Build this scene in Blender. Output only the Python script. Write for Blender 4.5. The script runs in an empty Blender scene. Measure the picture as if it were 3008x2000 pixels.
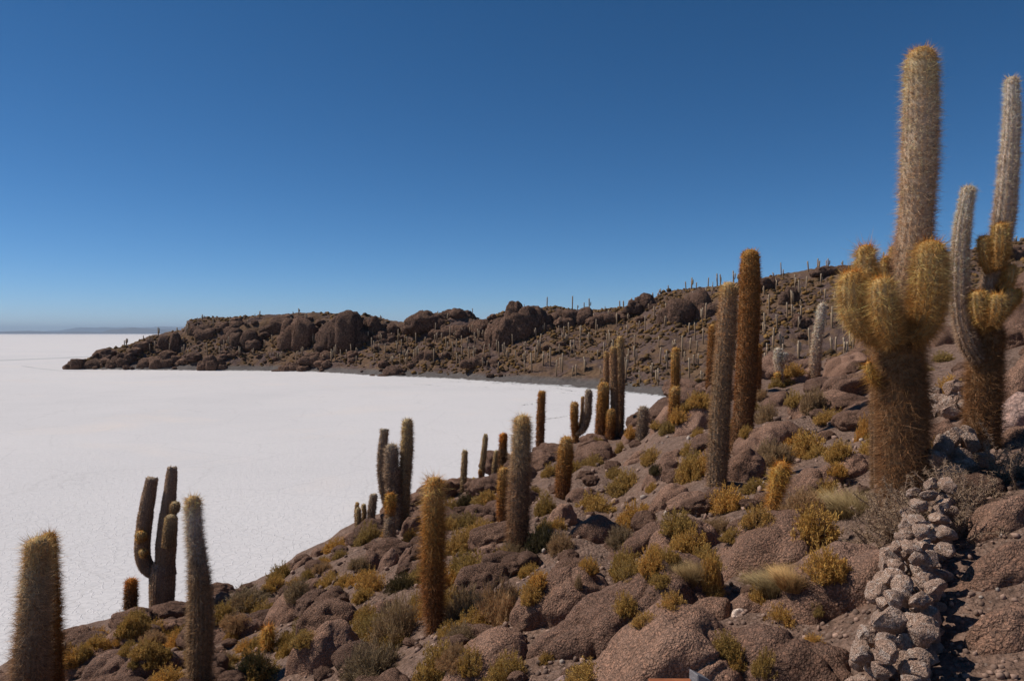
import bpy, bmesh, math, random
import numpy as np
from mathutils import Vector, Matrix

rng = np.random.default_rng(7)
random.seed(7)
scene = bpy.context.scene
COL = scene.collection
R = math.radians

# ------------------------------------------------------------------ camera
EYE = 14.0                       # metres above the salt flat
FPX = 2285.0                     # focal length in photograph pixels (3008 wide)
HORIZON = 980.0                  # horizon row in the photograph
PITCH = math.atan((1000.0 - HORIZON) / FPX)
cam_data = bpy.data.cameras.new('camera')
cam = bpy.data.objects.new('camera', cam_data)
COL.objects.link(cam)
cam.location = (0, 0, EYE)
cam.rotation_euler = (R(90) - PITCH, 0, 0)
cam_data.sensor_width = 36.0
cam_data.lens = 36.0 * FPX / 3008.0
cam_data.clip_start = 0.05
cam_data.clip_end = 400000.0
scene.camera = cam

# ------------------------------------------------------------------ sky and sun
SUN_AZ = R(-79)                  # from +Y, negative = to the left
SUN_EL = R(49)
world = bpy.data.worlds.new('World')
scene.world = world
world.use_nodes = True
wn = world.node_tree
for n in list(wn.nodes):
    wn.nodes.remove(n)
w_out = wn.nodes.new('ShaderNodeOutputWorld')
w_bg = wn.nodes.new('ShaderNodeBackground')
w_sky = wn.nodes.new('ShaderNodeTexSky')
w_sky.sky_type = 'NISHITA'
w_sky.sun_disc = False
w_sky.sun_elevation = SUN_EL
w_sky.sun_rotation = SUN_AZ
w_sky.altitude = 5000.0
w_sky.air_density = 1.0
w_sky.dust_density = 0.0
w_sky.ozone_density = 8.0
w_bg.inputs['Strength'].default_value = 0.0905
# deepen the blue a little (thin high-altitude air): red falls off faster than green and blue
w_sep = wn.nodes.new('ShaderNodeSeparateColor'); w_com = wn.nodes.new('ShaderNodeCombineColor')
w_pow = wn.nodes.new('ShaderNodeMath'); w_pow.operation = 'POWER'; w_pow.inputs[1].default_value = 1.6
w_r = wn.nodes.new('ShaderNodeMath'); w_r.operation = 'MULTIPLY'; w_r.inputs[1].default_value = 0.54
w_g = wn.nodes.new('ShaderNodeMath'); w_g.operation = 'MULTIPLY'; w_g.inputs[1].default_value = 0.80
w_b = wn.nodes.new('ShaderNodeMath'); w_b.operation = 'MULTIPLY'; w_b.inputs[1].default_value = 0.84
wn.links.new(w_sky.outputs[0], w_sep.inputs[0])
wn.links.new(w_sep.outputs[0], w_pow.inputs[0]); wn.links.new(w_pow.outputs[0], w_r.inputs[0])
w_pg = wn.nodes.new('ShaderNodeMath'); w_pg.operation = 'POWER'; w_pg.inputs[1].default_value = 1.19
w_pb = wn.nodes.new('ShaderNodeMath'); w_pb.operation = 'POWER'; w_pb.inputs[1].default_value = 1.1
wn.links.new(w_sep.outputs[1], w_pg.inputs[0]); wn.links.new(w_sep.outputs[2], w_pb.inputs[0])
wn.links.new(w_pg.outputs[0], w_g.inputs[0]); wn.links.new(w_pb.outputs[0], w_b.inputs[0])
wn.links.new(w_r.outputs[0], w_com.inputs[0]); wn.links.new(w_g.outputs[0], w_com.inputs[1]); wn.links.new(w_b.outputs[0], w_com.inputs[2])
wn.links.new(w_com.outputs[0], w_bg.inputs['Color'])
wn.links.new(w_bg.outputs[0], w_out.inputs['Surface'])

sun_data = bpy.data.lights.new('sun', 'SUN')
sun_data.energy = 4.4
sun_data.angle = R(0.53)
sun_data.color = (1.0, 0.935, 0.85)
sun = bpy.data.objects.new('sun', sun_data)
COL.objects.link(sun)
SUN_DIR = Vector((math.sin(SUN_AZ) * math.cos(SUN_EL), math.cos(SUN_AZ) * math.cos(SUN_EL), math.sin(SUN_EL)))
sun.rotation_euler = SUN_DIR.to_track_quat('Z', 'Y').to_euler()
sun.location = (-30, 10, 60)

vs = scene.view_settings
vs.view_transform = 'Standard'
vs.look = 'None'
vs.exposure = 0.0
vs.gamma = 1.0
vs.use_curve_mapping = False

# ------------------------------------------------------------------ helpers
def ray(px, py):
    """(u, w): sideways and upward tangent of the photograph pixel, per metre of depth"""
    a = (px - 1504.0) / FPX
    b = (1000.0 - py) / FPX
    cp, sp = math.cos(PITCH), math.sin(PITCH)
    f = cp + b * sp
    return a / f, (b * cp - sp) / f

def P(px, py, d):
    u, w = ray(px, py)
    return Vector((u * d, d, EYE + w * d))

# ---- gradient noise (vectorised)
_perm = np.random.default_rng(3).permutation(256).astype(np.int64)
_perm = np.concatenate([_perm, _perm, _perm])
_g = np.random.default_rng(5).normal(size=(256, 3))
_g /= np.linalg.norm(_g, axis=1)[:, None]

def perlin(p):
    p = np.asarray(p, dtype=np.float64)
    i = np.floor(p).astype(np.int64)
    f = p - i
    i &= 255
    t = f * f * f * (f * (f * 6 - 15) + 10)
    res = np.zeros(len(p))
    for dx in (0, 1):
        wx = t[:, 0] if dx else 1 - t[:, 0]
        for dy in (0, 1):
            wy = t[:, 1] if dy else 1 - t[:, 1]
            for dz in (0, 1):
                wz = t[:, 2] if dz else 1 - t[:, 2]
                h = _perm[_perm[_perm[(i[:, 0] + dx) & 255] + ((i[:, 1] + dy) & 255)] + ((i[:, 2] + dz) & 255)]
                g = _g[h]
                d = g[:, 0] * (f[:, 0] - dx) + g[:, 1] * (f[:, 1] - dy) + g[:, 2] * (f[:, 2] - dz)
                res += wx * wy * wz * d
    return res * 1.6

def fbm(p, octv=4, gain=0.5):
    a, s, r = 1.0, 1.0, 0.0
    for k in range(octv):
        r = r + a * perlin(p * s + 17.3 * k)
        a *= gain
        s *= 2.03
    return r

def billow(p, octv=2, gain=0.5):
    a, s, r = 1.0, 1.0, 0.0
    for k in range(octv):
        n = np.abs(perlin(p * s + 31.7 * k))
        r = r + a * np.sqrt(n + 1e-4)
        a *= gain
        s *= 2.1
    return r - 0.5

def p2(x, y, s, z=0.0):
    return np.stack([x * s, y * s, np.full_like(x, z)], axis=1)

# ---- mesh building
def make_mesh(name, verts, faces=None, mats=(), smooth=True, col=None, tris=None, mat_idx=None):
    me = bpy.data.meshes.new(name)
    verts = np.asarray(verts, dtype=np.float32)
    if tris is not None:
        fa = np.asarray(tris, dtype=np.int32); k = fa.shape[1]
        me.vertices.add(len(verts)); me.vertices.foreach_set('co', verts.ravel())
        me.loops.add(fa.size); me.loops.foreach_set('vertex_index', fa.ravel())
        me.polygons.add(len(fa))
        me.polygons.foreach_set('loop_start', np.arange(0, fa.size, k, dtype=np.int32))
        me.update(calc_edges=True)
    else:
        me.from_pydata(verts.tolist(), [], [tuple(f) for f in faces])
    if smooth:
        me.polygons.foreach_set('use_smooth', np.ones(len(me.polygons), dtype=bool))
    if mat_idx is not None:
        me.polygons.foreach_set('material_index', np.asarray(mat_idx, dtype=np.int32))
    if col is not None:
        ca = me.color_attributes.new('Col', 'FLOAT_COLOR', 'POINT')
        c4 = np.ones((len(verts), 4), dtype=np.float32); c4[:, :3] = col
        ca.data.foreach_set('color', c4.ravel())
    for m in mats:
        me.materials.append(m)
    me.update()
    return me

def link(name, me, parent=None, loc=None):
    o = bpy.data.objects.new(name, me)
    COL.objects.link(o)
    if parent is not None:
        o.parent = parent
    if loc is not None:
        o.location = loc
    return o

def tag(o, label=None, cat=None, group=None, kind=None):
    if label: o['label'] = label
    if cat: o['category'] = cat
    if group: o['group'] = group
    if kind: o['kind'] = kind
    return o

def empty(name, loc):
    o = bpy.data.objects.new(name, None)
    o.empty_display_size = 0.1
    COL.objects.link(o)
    o.location = loc
    return o

def grid_tris(nr, nc):
    i = np.arange(nr - 1)[:, None] * nc + np.arange(nc - 1)[None, :]
    i = i.ravel()
    return np.stack([i, i + 1, i + nc + 1, i + nc], axis=1)

_ico = {}
def ico(level):
    if level not in _ico:
        bm = bmesh.new()
        bmesh.ops.create_icosphere(bm, subdivisions=level, radius=1.0)
        v = np.array([x.co[:] for x in bm.verts]); f = np.array([[q.index for q in p.verts] for p in bm.faces])
        bm.free()
        v /= np.linalg.norm(v, axis=1)[:, None]
        _ico[level] = (v, f)
    return _ico[level]

# ---- material helpers
class NT:
    def __init__(self, name):
        self.m = bpy.data.materials.new(name); self.m.use_nodes = True
        self.t = self.m.node_tree
        for n in list(self.t.nodes): self.t.nodes.remove(n)
        self.out = self.n('ShaderNodeOutputMaterial')
    def n(self, typ, **kw):
        x = self.t.nodes.new(typ)
        for k, v in kw.items(): setattr(x, k, v)
        return x
    def l(self, a, b): self.t.links.new(a, b)
    def val(self, sock, v): sock.default_value = v
    def ramp(self, fac, stops):
        r = self.n('ShaderNodeValToRGB')
        while len(r.color_ramp.elements) < len(stops): r.color_ramp.elements.new(0.5)
        for e, (p, c) in zip(r.color_ramp.elements, stops):
            e.position = p; e.color = (c[0], c[1], c[2], 1) if hasattr(c, '__len__') else (c, c, c, 1)
        self.l(fac, r.inputs[0]); return r.outputs[0]
    def noise(self, vec, scale, detail=4, rough=0.55, dist=0.0):
        x = self.n('ShaderNodeTexNoise'); x.inputs['Scale'].default_value = scale
        x.inputs['Detail'].default_value = detail; x.inputs['Roughness'].default_value = rough
        x.inputs['Distortion'].default_value = dist
        if vec is not None: self.l(vec, x.inputs['Vector'])
        return x.outputs[0]
    def voro(self, vec, scale, feature='F1', rnd=1.0):
        x = self.n('ShaderNodeTexVoronoi', feature=feature); x.inputs['Scale'].default_value = scale
        x.inputs['Randomness'].default_value = rnd
        if vec is not None: self.l(vec, x.inputs['Vector'])
        return x
    def mix(self, fac, a, b, mode='MIX'):
        x = self.n('ShaderNodeMix', data_type='RGBA', blend_type=mode)
        for s, v in ((x.inputs[0], fac), (x.inputs[6], a), (x.inputs[7], b)):
            if hasattr(v, 'is_linked') or hasattr(v, 'links'): self.l(v, s)
            elif hasattr(v, '__len__'): s.default_value = (v[0], v[1], v[2], 1)
            else: s.default_value = v
        return x.outputs[2]
    def math(self, op, a, b=0.0, clamp=False):
        x = self.n('ShaderNodeMath', operation=op); x.use_clamp = clamp
        for s, v in ((x.inputs[0], a), (x.inputs[1], b)):
            if hasattr(v, 'links'): self.l(v, s)
            else: s.default_value = v
        return x.outputs[0]
    def bump(self, h, strength, dist, prev=None):
        x = self.n('ShaderNodeBump'); x.inputs['Strength'].default_value = strength
        x.inputs['Distance'].default_value = dist; self.l(h, x.inputs['Height'])
        if prev is not None: self.l(prev, x.inputs['Normal'])
        return x.outputs[0]
    def princ(self, color, rough=0.9, normal=None, spec=0.2):
        x = self.n('ShaderNodeBsdfPrincipled')
        if hasattr(color, 'links'): self.l(color, x.inputs['Base Color'])
        else: x.inputs['Base Color'].default_value = (*color, 1)
        x.inputs['Roughness'].default_value = rough
        x.inputs['Specular IOR Level'].default_value = spec
        if normal is not None: self.l(normal, x.inputs['Normal'])
        return x
    def done(self, sh): self.l(sh, self.out.inputs['Surface']); return self.m

def mat_rock(name, c1, c2, c3, grain=62.0, grain_d=0.014, pale=None, pale_amt=0.5, speck=0.7, coarse=(3.5, 0.10), gfac=0.62):
    t = NT(name)
    tc = t.n('ShaderNodeTexCoord').outputs['Object']
    oi = t.n('ShaderNodeObjectInfo')
    off = t.n('ShaderNodeVectorMath', operation='ADD'); t.l(tc, off.inputs[0])
    rv = t.n('ShaderNodeCombineXYZ'); r100 = t.math('MULTIPLY', oi.outputs['Random'], 40.0)
    t.l(r100, rv.inputs[0]); t.l(r100, rv.inputs[1]); t.l(rv.outputs[0], off.inputs[1])
    v = off.outputs[0]
    n1 = t.noise(v, 1.1, 5, 0.6, 0.4)
    n2 = t.noise(v, 6.0, 5, 0.65)
    col = t.ramp(n1, [(0.30, c1), (0.55, c2), (0.75, c3)])
    col = t.mix(t.ramp(n2, [(0.40, 0.0), (0.75, 0.6)]), col, c1)
    wv = t.n('ShaderNodeVectorMath', operation='ADD'); t.l(v, wv.inputs[0])
    nw = t.n('ShaderNodeTexNoise'); nw.inputs['Scale'].default_value = 9.0; t.l(v, nw.inputs['Vector'])
    sc = t.n('ShaderNodeVectorMath', operation='SCALE'); t.l(nw.outputs[1], sc.inputs[0]); sc.inputs['Scale'].default_value = 0.06
    t.l(sc.outputs[0], wv.inputs[1])
    g1 = t.voro(wv.outputs[0], grain)
    g2 = t.voro(wv.outputs[0], grain * 2.3)
    gcol = t.ramp(g1.outputs['Distance'], [(0.0, 1.3), (0.35, 1.05), (0.70, 0.45)])
    col = t.mix(gfac, col, gcol, 'MULTIPLY')
    sp = t.n('ShaderNodeSeparateColor'); t.l(g1.outputs['Color'], sp.inputs[0])
    col = t.mix(t.math('MULTIPLY', t.ramp(sp.outputs[0], [(0.35, 0.0), (1.0, 1.0)]), speck), col, t.mix(1.0, col, (1.75, 1.6, 1.5), 'MULTIPLY'))
    if pale is not None:
        np_ = t.noise(v, 1.7, 6, 0.65, 0.8)
        col = t.mix(t.math('MULTIPLY', t.ramp(np_, [(0.52, 0.0), (0.62, 1.0)]), pale_amt), col, pale)
    vb = t.mix(1.0, col, t.ramp(oi.outputs['Random'], [(0.0, (0.82, 0.80, 0.80)), (1.0, (1.18, 1.14, 1.10))]), 'MULTIPLY')
    h1 = t.math('SUBTRACT', 1.0, g1.outputs['Distance'])
    h2 = t.math('MULTIPLY', t.math('SUBTRACT', 1.0, g2.outputs['Distance']), 0.4)
    h = t.math('ADD', h1, h2)
    n3 = t.noise(v, coarse[0], 8, 0.72)
    b0 = t.bump(n3, 0.9, coarse[1])
    b1 = t.bump(h, 1.0, grain_d, b0)
    return t.done(t.princ(vb, 0.92, b1, 0.15).outputs[0])

def mat_attr(name, trans=0.0, rough=0.7, mul=(1, 1, 1), noise=0.0):
    t = NT(name)
    a = t.n('ShaderNodeAttribute'); a.attribute_name = 'Col'
    col = t.mix(1.0, a.outputs['Color'], mul, 'MULTIPLY')
    if noise:
        tc = t.n('ShaderNodeTexCoord').outputs['Object']
        nn = t.noise(tc, noise, 4, 0.6)
        col = t.mix(1.0, col, t.ramp(nn, [(0.3, 0.6), (0.7, 1.35)]), 'MULTIPLY')
    p = t.princ(col, rough, None, 0.25)
    if trans <= 0: return t.done(p.outputs[0])
    tr = t.n('ShaderNodeBsdfTranslucent'); t.l(col, tr.inputs['Color'])
    mx = t.n('ShaderNodeMixShader'); mx.inputs[0].default_value = trans
    t.l(p.outputs[0], mx.inputs[1]); t.l(tr.outputs[0], mx.inputs[2])
    return t.done(mx.outputs[0])

M_ROCK = mat_rock('rock_brown', (0.195, 0.115, 0.080), (0.288, 0.176, 0.126), (0.36, 0.232, 0.174))
M_ROCK_S = mat_rock('rock_brown_small', (0.195, 0.115, 0.080), (0.288, 0.176, 0.126), (0.36, 0.232, 0.174), grain=21.0, grain_d=0.042)
M_ROCK_FAR = mat_rock('rock_far', (0.100, 0.059, 0.041), (0.168, 0.101, 0.071), (0.225, 0.141, 0.101), grain=1.6, grain_d=0.22, speck=0.4, coarse=(0.55, 1.5))
M_STONE = mat_rock('rock_pale', (0.47, 0.305, 0.225), (0.66, 0.465, 0.355), (0.79, 0.61, 0.49), grain=9.0, grain_d=0.07, pale=(0.82, 0.68, 0.58), pale_amt=0.8, speck=0.25, gfac=0.28)
M_PINK = mat_rock('rock_pink', (0.34, 0.23, 0.19), (0.46, 0.32, 0.27), (0.55, 0.40, 0.34), grain=30.0, grain_d=0.010)
M_SPINE = mat_attr('cactus_spines', 0.30, 0.5)
M_SKIN = mat_attr('cactus_skin', 0.0, 0.8, noise=26.0)
M_FARCACTUS = mat_attr('cactus_far', 0.12, 0.7, noise=1.5)

# ------------------------------------------------------------------ salt flat
def mat_salt():
    t = NT('salt_crust')
    tc = t.n('ShaderNodeTexCoord').outputs['Object']
    nw = t.n('ShaderNodeTexNoise'); nw.inputs['Scale'].default_value = 0.55; nw.inputs['Detail'].default_value = 5; t.l(tc, nw.inputs['Vector'])
    sc = t.n('ShaderNodeVectorMath', operation='SCALE'); t.l(nw.outputs[1], sc.inputs[0]); sc.inputs['Scale'].default_value = 1.3
    wv = t.n('ShaderNodeVectorMath', operation='ADD'); t.l(tc, wv.inputs[0]); t.l(sc.outputs[0], wv.inputs[1])
    e1 = t.voro(wv.outputs[0], 1.7, 'DISTANCE_TO_EDGE')
    e2 = t.voro(wv.outputs[0], 0.085, 'DISTANCE_TO_EDGE')
    broken = t.ramp(t.noise(tc, 0.11, 5, 0.7), [(0.42, 0.0), (0.62, 1.0)])
    l1 = t.ramp(e1.outputs['Distance'], [(0.0, 1.0), (0.05, 0.0)])
    l2 = t.ramp(e2.outputs['Distance'], [(0.0, 1.0), (0.012, 0.0)])
    big = t.noise(tc, 0.012, 5, 0.6, 0.6)
    fine = t.noise(tc, 2.2, 6, 0.75)
    base = t.ramp(big, [(0.32, (0.62, 0.59, 0.585)), (0.52, (0.675, 0.64, 0.63)), (0.70, (0.70, 0.655, 0.635))])
    base = t.mix(t.ramp(fine, [(0.40, 0.40), (0.62, 0.0)]), base, (0.50, 0.49, 0.49))
    warm = t.ramp(t.noise(tc, 0.028, 4, 0.6, 0.5), [(0.56, 0.0), (0.72, 0.7)])
    base = t.mix(warm, base, (0.70, 0.625, 0.575))
    base = t.mix(t.math('MULTIPLY', l1, t.math('MULTIPLY', broken, 0.32)), base, (0.40, 0.39, 0.39))
    base = t.mix(t.math('MULTIPLY', l2, 0.22), base, (0.38, 0.36, 0.35))
    # dirty grey fringe where the salt meets the bay's beach
    h = t.math('ADD', t.math('MULTIPLY', l1, 0.6), t.math('MULTIPLY', fine, 0.9))
    b = t.bump(h, 0.6, 0.07)
    return t.done(t.princ(base, 0.85, b, 0.15).outputs[0])

L = 90000.0
xs = np.array([-L, -20000, -4000, -1000, -300, 0, 300, 1000, 4000, 20000, L])
gx, gy = np.meshgrid(xs, xs)
salt = link('salt_flat', make_mesh('salt_flat', np.stack([gx.ravel(), gy.ravel(), np.zeros(gx.size)], 1), tris=grid_tris(11, 11), mats=[mat_salt()], smooth=False))
tag(salt, 'vast white cracked salt flat reaching to the horizon', kind='structure')

# ------------------------------------------------------------------ near slope (height field)
SIL = np.array([[-900, 2350], [-300, 2130], [0, 2010], [180, 1910], [300, 1865], [400, 1815], [480, 1800], [560, 1780], [650, 1745],
                [780, 1712], [900, 1645], [1000, 1590], [1100, 1540], [1200, 1495], [1300, 1455], [1400, 1425], [1480, 1385], [1600, 1330],
                [1700, 1302], [1800, 1285], [1880, 1245], [1950, 1185], [2050, 1150], [2200, 1118], [2300, 1105], [2400, 1085],
                [2500, 1055], [2600, 1010], [2700, 960], [2800, 925], [2900, 895], [3008, 860], [3400, 740], [4200, 560]], float)
SIL_U = (SIL[:, 0] - 1504) / FPX
SIL_W = -(SIL[:, 1] - HORIZON) / FPX
BR_U = np.array([-1.0, -0.65, -0.45, -0.2, 0.0, 0.17, 0.35, 0.55, 0.8, 1.2])
BR_D = np.array([14.0, 15.0, 17.0, 22.0, 27.0, 31.0, 33.0, 30.0, 28.0, 26.0])
GROUND = 2.0                     # eye height over the ground at the photographer

def z_near(x, y, detail=True):
    x = np.asarray(x, float); y = np.asarray(y, float)
    yy = np.maximum(np.maximum(y, np.abs(x) / 1.1), 0.02)
    u = x / yy
    b = np.interp(u, BR_U, BR_D)
    wv = np.interp(u, SIL_U, SIL_W) + GROUND / b
    z = -GROUND + wv * yy
    over = np.maximum(yy - b, 0)
    z = z - 1.1 * over ** 2 / (2 * b)
    if detail:
        sh = x.shape; xf, yf = x.ravel(), y.ravel()
        amp = np.clip((yy.ravel() - 2.0) / 6.0, 0.15, 1)
        n = 0.30 * fbm(p2(xf, yf, 0.22, 3.1), 3) * amp + 0.20 * billow(p2(xf, yf, 0.75, 7.7), 2) * amp + 0.05 * fbm(p2(xf, yf, 2.6, 1.7), 2)
        z = z + n.reshape(sh)
    return z + EYE

def hit_near(px, py):
    """first point of the near slope under a photograph pixel; the brow if the ray passes over it"""
    u, w = ray(px, py)
    d = np.exp(np.linspace(math.log(1.2), math.log(60), 900))
    zr = EYE + w * d
    zg = z_near(u * d, d)
    k = np.nonzero(zr < zg)[0]
    if len(k) == 0:
        b = float(np.interp(u, BR_U, BR_D))
        return b
    return float(d[k[0]])

def zn(x, y):
    return float(z_near(np.array([x]), np.array([y]))[0])

def mat_ground():
    t = NT('ground_gravel')
    tc = t.n('ShaderNodeTexCoord').outputs['Object']
    n1 = t.noise(tc, 0.55, 6, 0.65, 0.5)
    n2 = t.noise(tc, 5.0, 6, 0.7)
    soil = t.ramp(n2, [(0.3, (0.135, 0.085, 0.063)), (0.5, (0.225, 0.146, 0.110)), (0.72, (0.31, 0.21, 0.162))])
    rock = t.ramp(n2, [(0.3, (0.16, 0.098, 0.070)), (0.6, (0.27, 0.17, 0.125)), (0.8, (0.35, 0.23, 0.175))])
    col = t.mix(t.ramp(n1, [(0.42, 0.0), (0.54, 1.0)]), soil, rock)
    g = t.voro(tc, 24.0); g2 = t.voro(tc, 60.0)
    col = t.mix(0.7, col, t.ramp(g.outputs['Distance'], [(0.0, 1.0), (0.45, 0.8), (0.8, 0.4)]), 'MULTIPLY')
    sp = t.n('ShaderNodeSeparateColor'); t.l(g2.outputs['Color'], sp.inputs[0])
    col = t.mix(t.ramp(sp.outputs[0], [(0.92, 0.0), (0.97, 0.5)]), col, (0.30, 0.23, 0.19))
    h = t.math('ADD', t.math('SUBTRACT', 1.0, g.outputs['Distance']), t.math('MULTIPLY', t.math('SUBTRACT', 1.0, g2.outputs['Distance']), 0.4))
    b = t.bump(t.noise(tc, 2.4, 8, 0.7), 0.9, 0.10)
    b = t.bump(h, 1.0, 0.02, b)
    return t.done(t.princ(col, 0.95, b, 0.1).outputs[0])
M_GROUND = mat_ground()

def near_terrain():
    a = np.linspace(-1, 1, 340)
    xs_ = np.sinh(a * 3.2) / math.sinh(3.2) * 75.0
    bq = np.linspace(0, 1, 370)
    ys_ = -3.0 + (np.exp(bq * 3.6) - 1) / (math.exp(3.6) - 1) * 90.0
    X, Y = np.meshgrid(xs_, ys_)
    Z = z_near(X, Y)
    Z = np.maximum(Z, -3.0)
    o = link('near_slope', make_mesh('near_slope', np.stack([X.ravel(), Y.ravel(), Z.ravel()], 1), tris=grid_tris(370, 340), mats=[M_GROUND]))
    tag(o, 'rocky brown hillside falling away to the salt flat', kind='structure')
    return o
near_slope = near_terrain()

# ------------------------------------------------------------------ far island hill (height field)
DX = 1.2757                      # overview pixels to photograph pixels
SKY_PTS = np.array([[146, 852], [165, 842], [200, 828], [250, 806], [300, 795], [340, 778], [400, 768], [425, 760], [432, 742], [450, 736], [560, 730], [620, 727],
                    [690, 721], [780, 724], [860, 730], [900, 738], [930, 743], [950, 736], [970, 728], [1030, 720], [1080, 724], [1105, 738], [1120, 738],
                    [1150, 722], [1200, 714], [1290, 706], [1310, 716], [1390, 712], [1450, 706], [1500, 690], [1530, 674], [1560, 667], [1640, 662],
                    [1700, 652], [1800, 634], [1870, 622], [1930, 614], [1980, 609], [2200, 580], [2358, 556], [2800, 500]], float) * DX
D0_X = np.array([186, 450, 800, 930, 1110, 1300, 1500, 1700, 1940, 2200, 2600, 3008, 3600])
D0_D = np.array([303, 298, 290, 284, 256, 243, 220, 200, 173, 150, 125, 105, 90])
D1_X = np.array([186, 330, 560, 900, 1110, 1300, 1500, 1700, 1940, 2200, 2600, 3008, 3600])
D1_D = np.array([316, 330, 345, 345, 330, 310, 302, 292, 280, 265, 250, 240, 230])

def far_profile(px, t):
    """height fraction at depth fraction t for a column of the photograph"""
    tt = np.clip(t, 0, 1)
    head = np.interp(tt, [0, 0.06, 0.30, 0.42, 0.56, 0.75, 1], [0, 0.04, 0.30, 0.48, 0.80, 0.93, 1])
    mid = np.interp(tt, [0, 0.08, 0.45, 0.62, 0.75, 1], [0, 0.03, 0.38, 0.58, 0.88, 1])
    rgt = np.interp(tt, [0, 0.10, 0.35, 0.60, 0.70, 1], [0, 0.05, 0.30, 0.60, 0.74, 1])
    a = np.clip((px - 950) / 250, 0, 1); b = np.clip((px - 1450) / 350, 0, 1)
    r = head * (1 - a) + mid * a
    return r * (1 - b) + rgt * b

def z_far_polar(px, d, detail=True):
    d0 = np.interp(px, D0_X, D0_D); d1 = np.interp(px, D1_X, D1_D)
    t = (d - d0) / (d1 - d0)
    zc = np.maximum(EYE - (np.interp(px, SKY_PTS[:, 0], SKY_PTS[:, 1]) - HORIZON) / FPX * d1, 0.3)
    z = zc * far_profile(px, t)
    z = z - np.maximum(t - 1, 0) * (d1 - d0) * 0.22
    z = np.where(t < 0, (d - d0) * 0.2, z)
    if detail:
        x = (px - 1504) / FPX * d
        e = np.clip(t * 6, 0, 1) * np.clip(zc / 12, 0.25, 1)
        steep = 1.0
        n = 2.2 * fbm(p2(x, d, 0.055, 2.2), 3) * (np.clip((0.97 - t) * 8, 0.12, 1)) + 1.6 * billow(p2(x, d, 0.13, 5.5), 3) * np.clip((1.1 - t) * 4, 0.35, 1) + 0.35 * fbm(p2(x, d, 0.8, 8.8), 3)
        z = z + n * e * 0.9
    return z

def hit_far(px, py):
    u, w = ray(px, py)
    pxe = 1504 + u * FPX
    d0 = float(np.interp(pxe, D0_X, D0_D)); d1 = float(np.interp(pxe, D1_X, D1_D))
    d = np.linspace(d0 - 2, d1 + 10, 700)
    zr = EYE + w * d
    zg = z_far_polar(np.full_like(d, pxe), d)
    k = np.nonzero(zr < zg)[0]
    return float(d[k[0]]) if len(k) else None

def zf(x, y):
    return float(z_far_polar(np.array([1504 + x / y * FPX]), np.array([y]))[0])

def mat_far_ground():
    t = NT('far_hill_ground')
    geo = t.n('ShaderNodeNewGeometry')
    pos = geo.outputs['Position']
    n1 = t.noise(pos, 0.12, 6, 0.65, 0.4); n2 = t.noise(pos, 0.9, 6, 0.7)
    soil = t.ramp(n2, [(0.3, (0.095, 0.056, 0.034)), (0.55, (0.168, 0.102, 0.060)), (0.75, (0.23, 0.145, 0.086))])
    rock = t.ramp(n2, [(0.3, (0.075, 0.050, 0.043)), (0.6, (0.14, 0.092, 0.078)), (0.8, (0.19, 0.13, 0.11))])
    col = t.mix(t.ramp(n1, [(0.45, 0.0), (0.56, 1.0)]), soil, rock)
    sep = t.n('ShaderNodeSeparateXYZ'); t.l(pos, sep.inputs[0])
    nz = t.math('ADD', sep.outputs[2], t.math('MULTIPLY', t.math('SUBTRACT', n1, 0.5), 3.0))
    beach = t.ramp(t.math('MULTIPLY', nz, 0.25), [(0.30, 1.0), (0.55, 0.0)])
    sand = t.ramp(n2, [(0.3, (0.10, 0.088, 0.082)), (0.7, (0.165, 0.142, 0.13))])
    col = t.mix(beach, col, sand)
    nx = t.noise(pos, 0.5, 6, 0.75)
    salty = t.ramp(t.math('ADD', t.math('MULTIPLY', sep.outputs[2], 1.6), t.math('MULTIPLY', t.math('SUBTRACT', nx, 0.5), 2.2)), [(0.12, 1.0), (0.35, 0.0)])
    col = t.mix(salty, col, (0.55, 0.54, 0.53))
    b = t.bump(t.noise(pos, 0.6, 8, 0.75), 1.0, 0.9)
    return t.done(t.princ(col, 0.95, b, 0.1).outputs[0])

def far_terrain():
    cols = np.linspace(170, 3560, 600)
    tr = np.concatenate([np.linspace(-0.08, 1.0, 125), np.linspace(1.02, 1.7, 16)])
    PX, T = np.meshgrid(cols, tr)
    d0 = np.interp(PX, D0_X, D0_D); d1 = np.interp(PX, D1_X, D1_D)
    D = d0 + T * (d1 - d0)
    Z = z_far_polar(PX.ravel(), D.ravel()).reshape(PX.shape)
    fade = np.clip((PX - 176) / 16, 0, 1)
    Z = Z * fade - (1 - fade) * 1.0
    X = (PX - 1504) / FPX * D
    o = link('far_hillside', make_mesh('far_hillside', np.stack([X.ravel(), D.ravel(), Z.ravel()], 1), tris=grid_tris(len(tr), len(cols)), mats=[mat_far_ground()]))
    tag(o, 'long brown rocky island ridge curving round the bay', kind='structure')
far_terrain()

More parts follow.
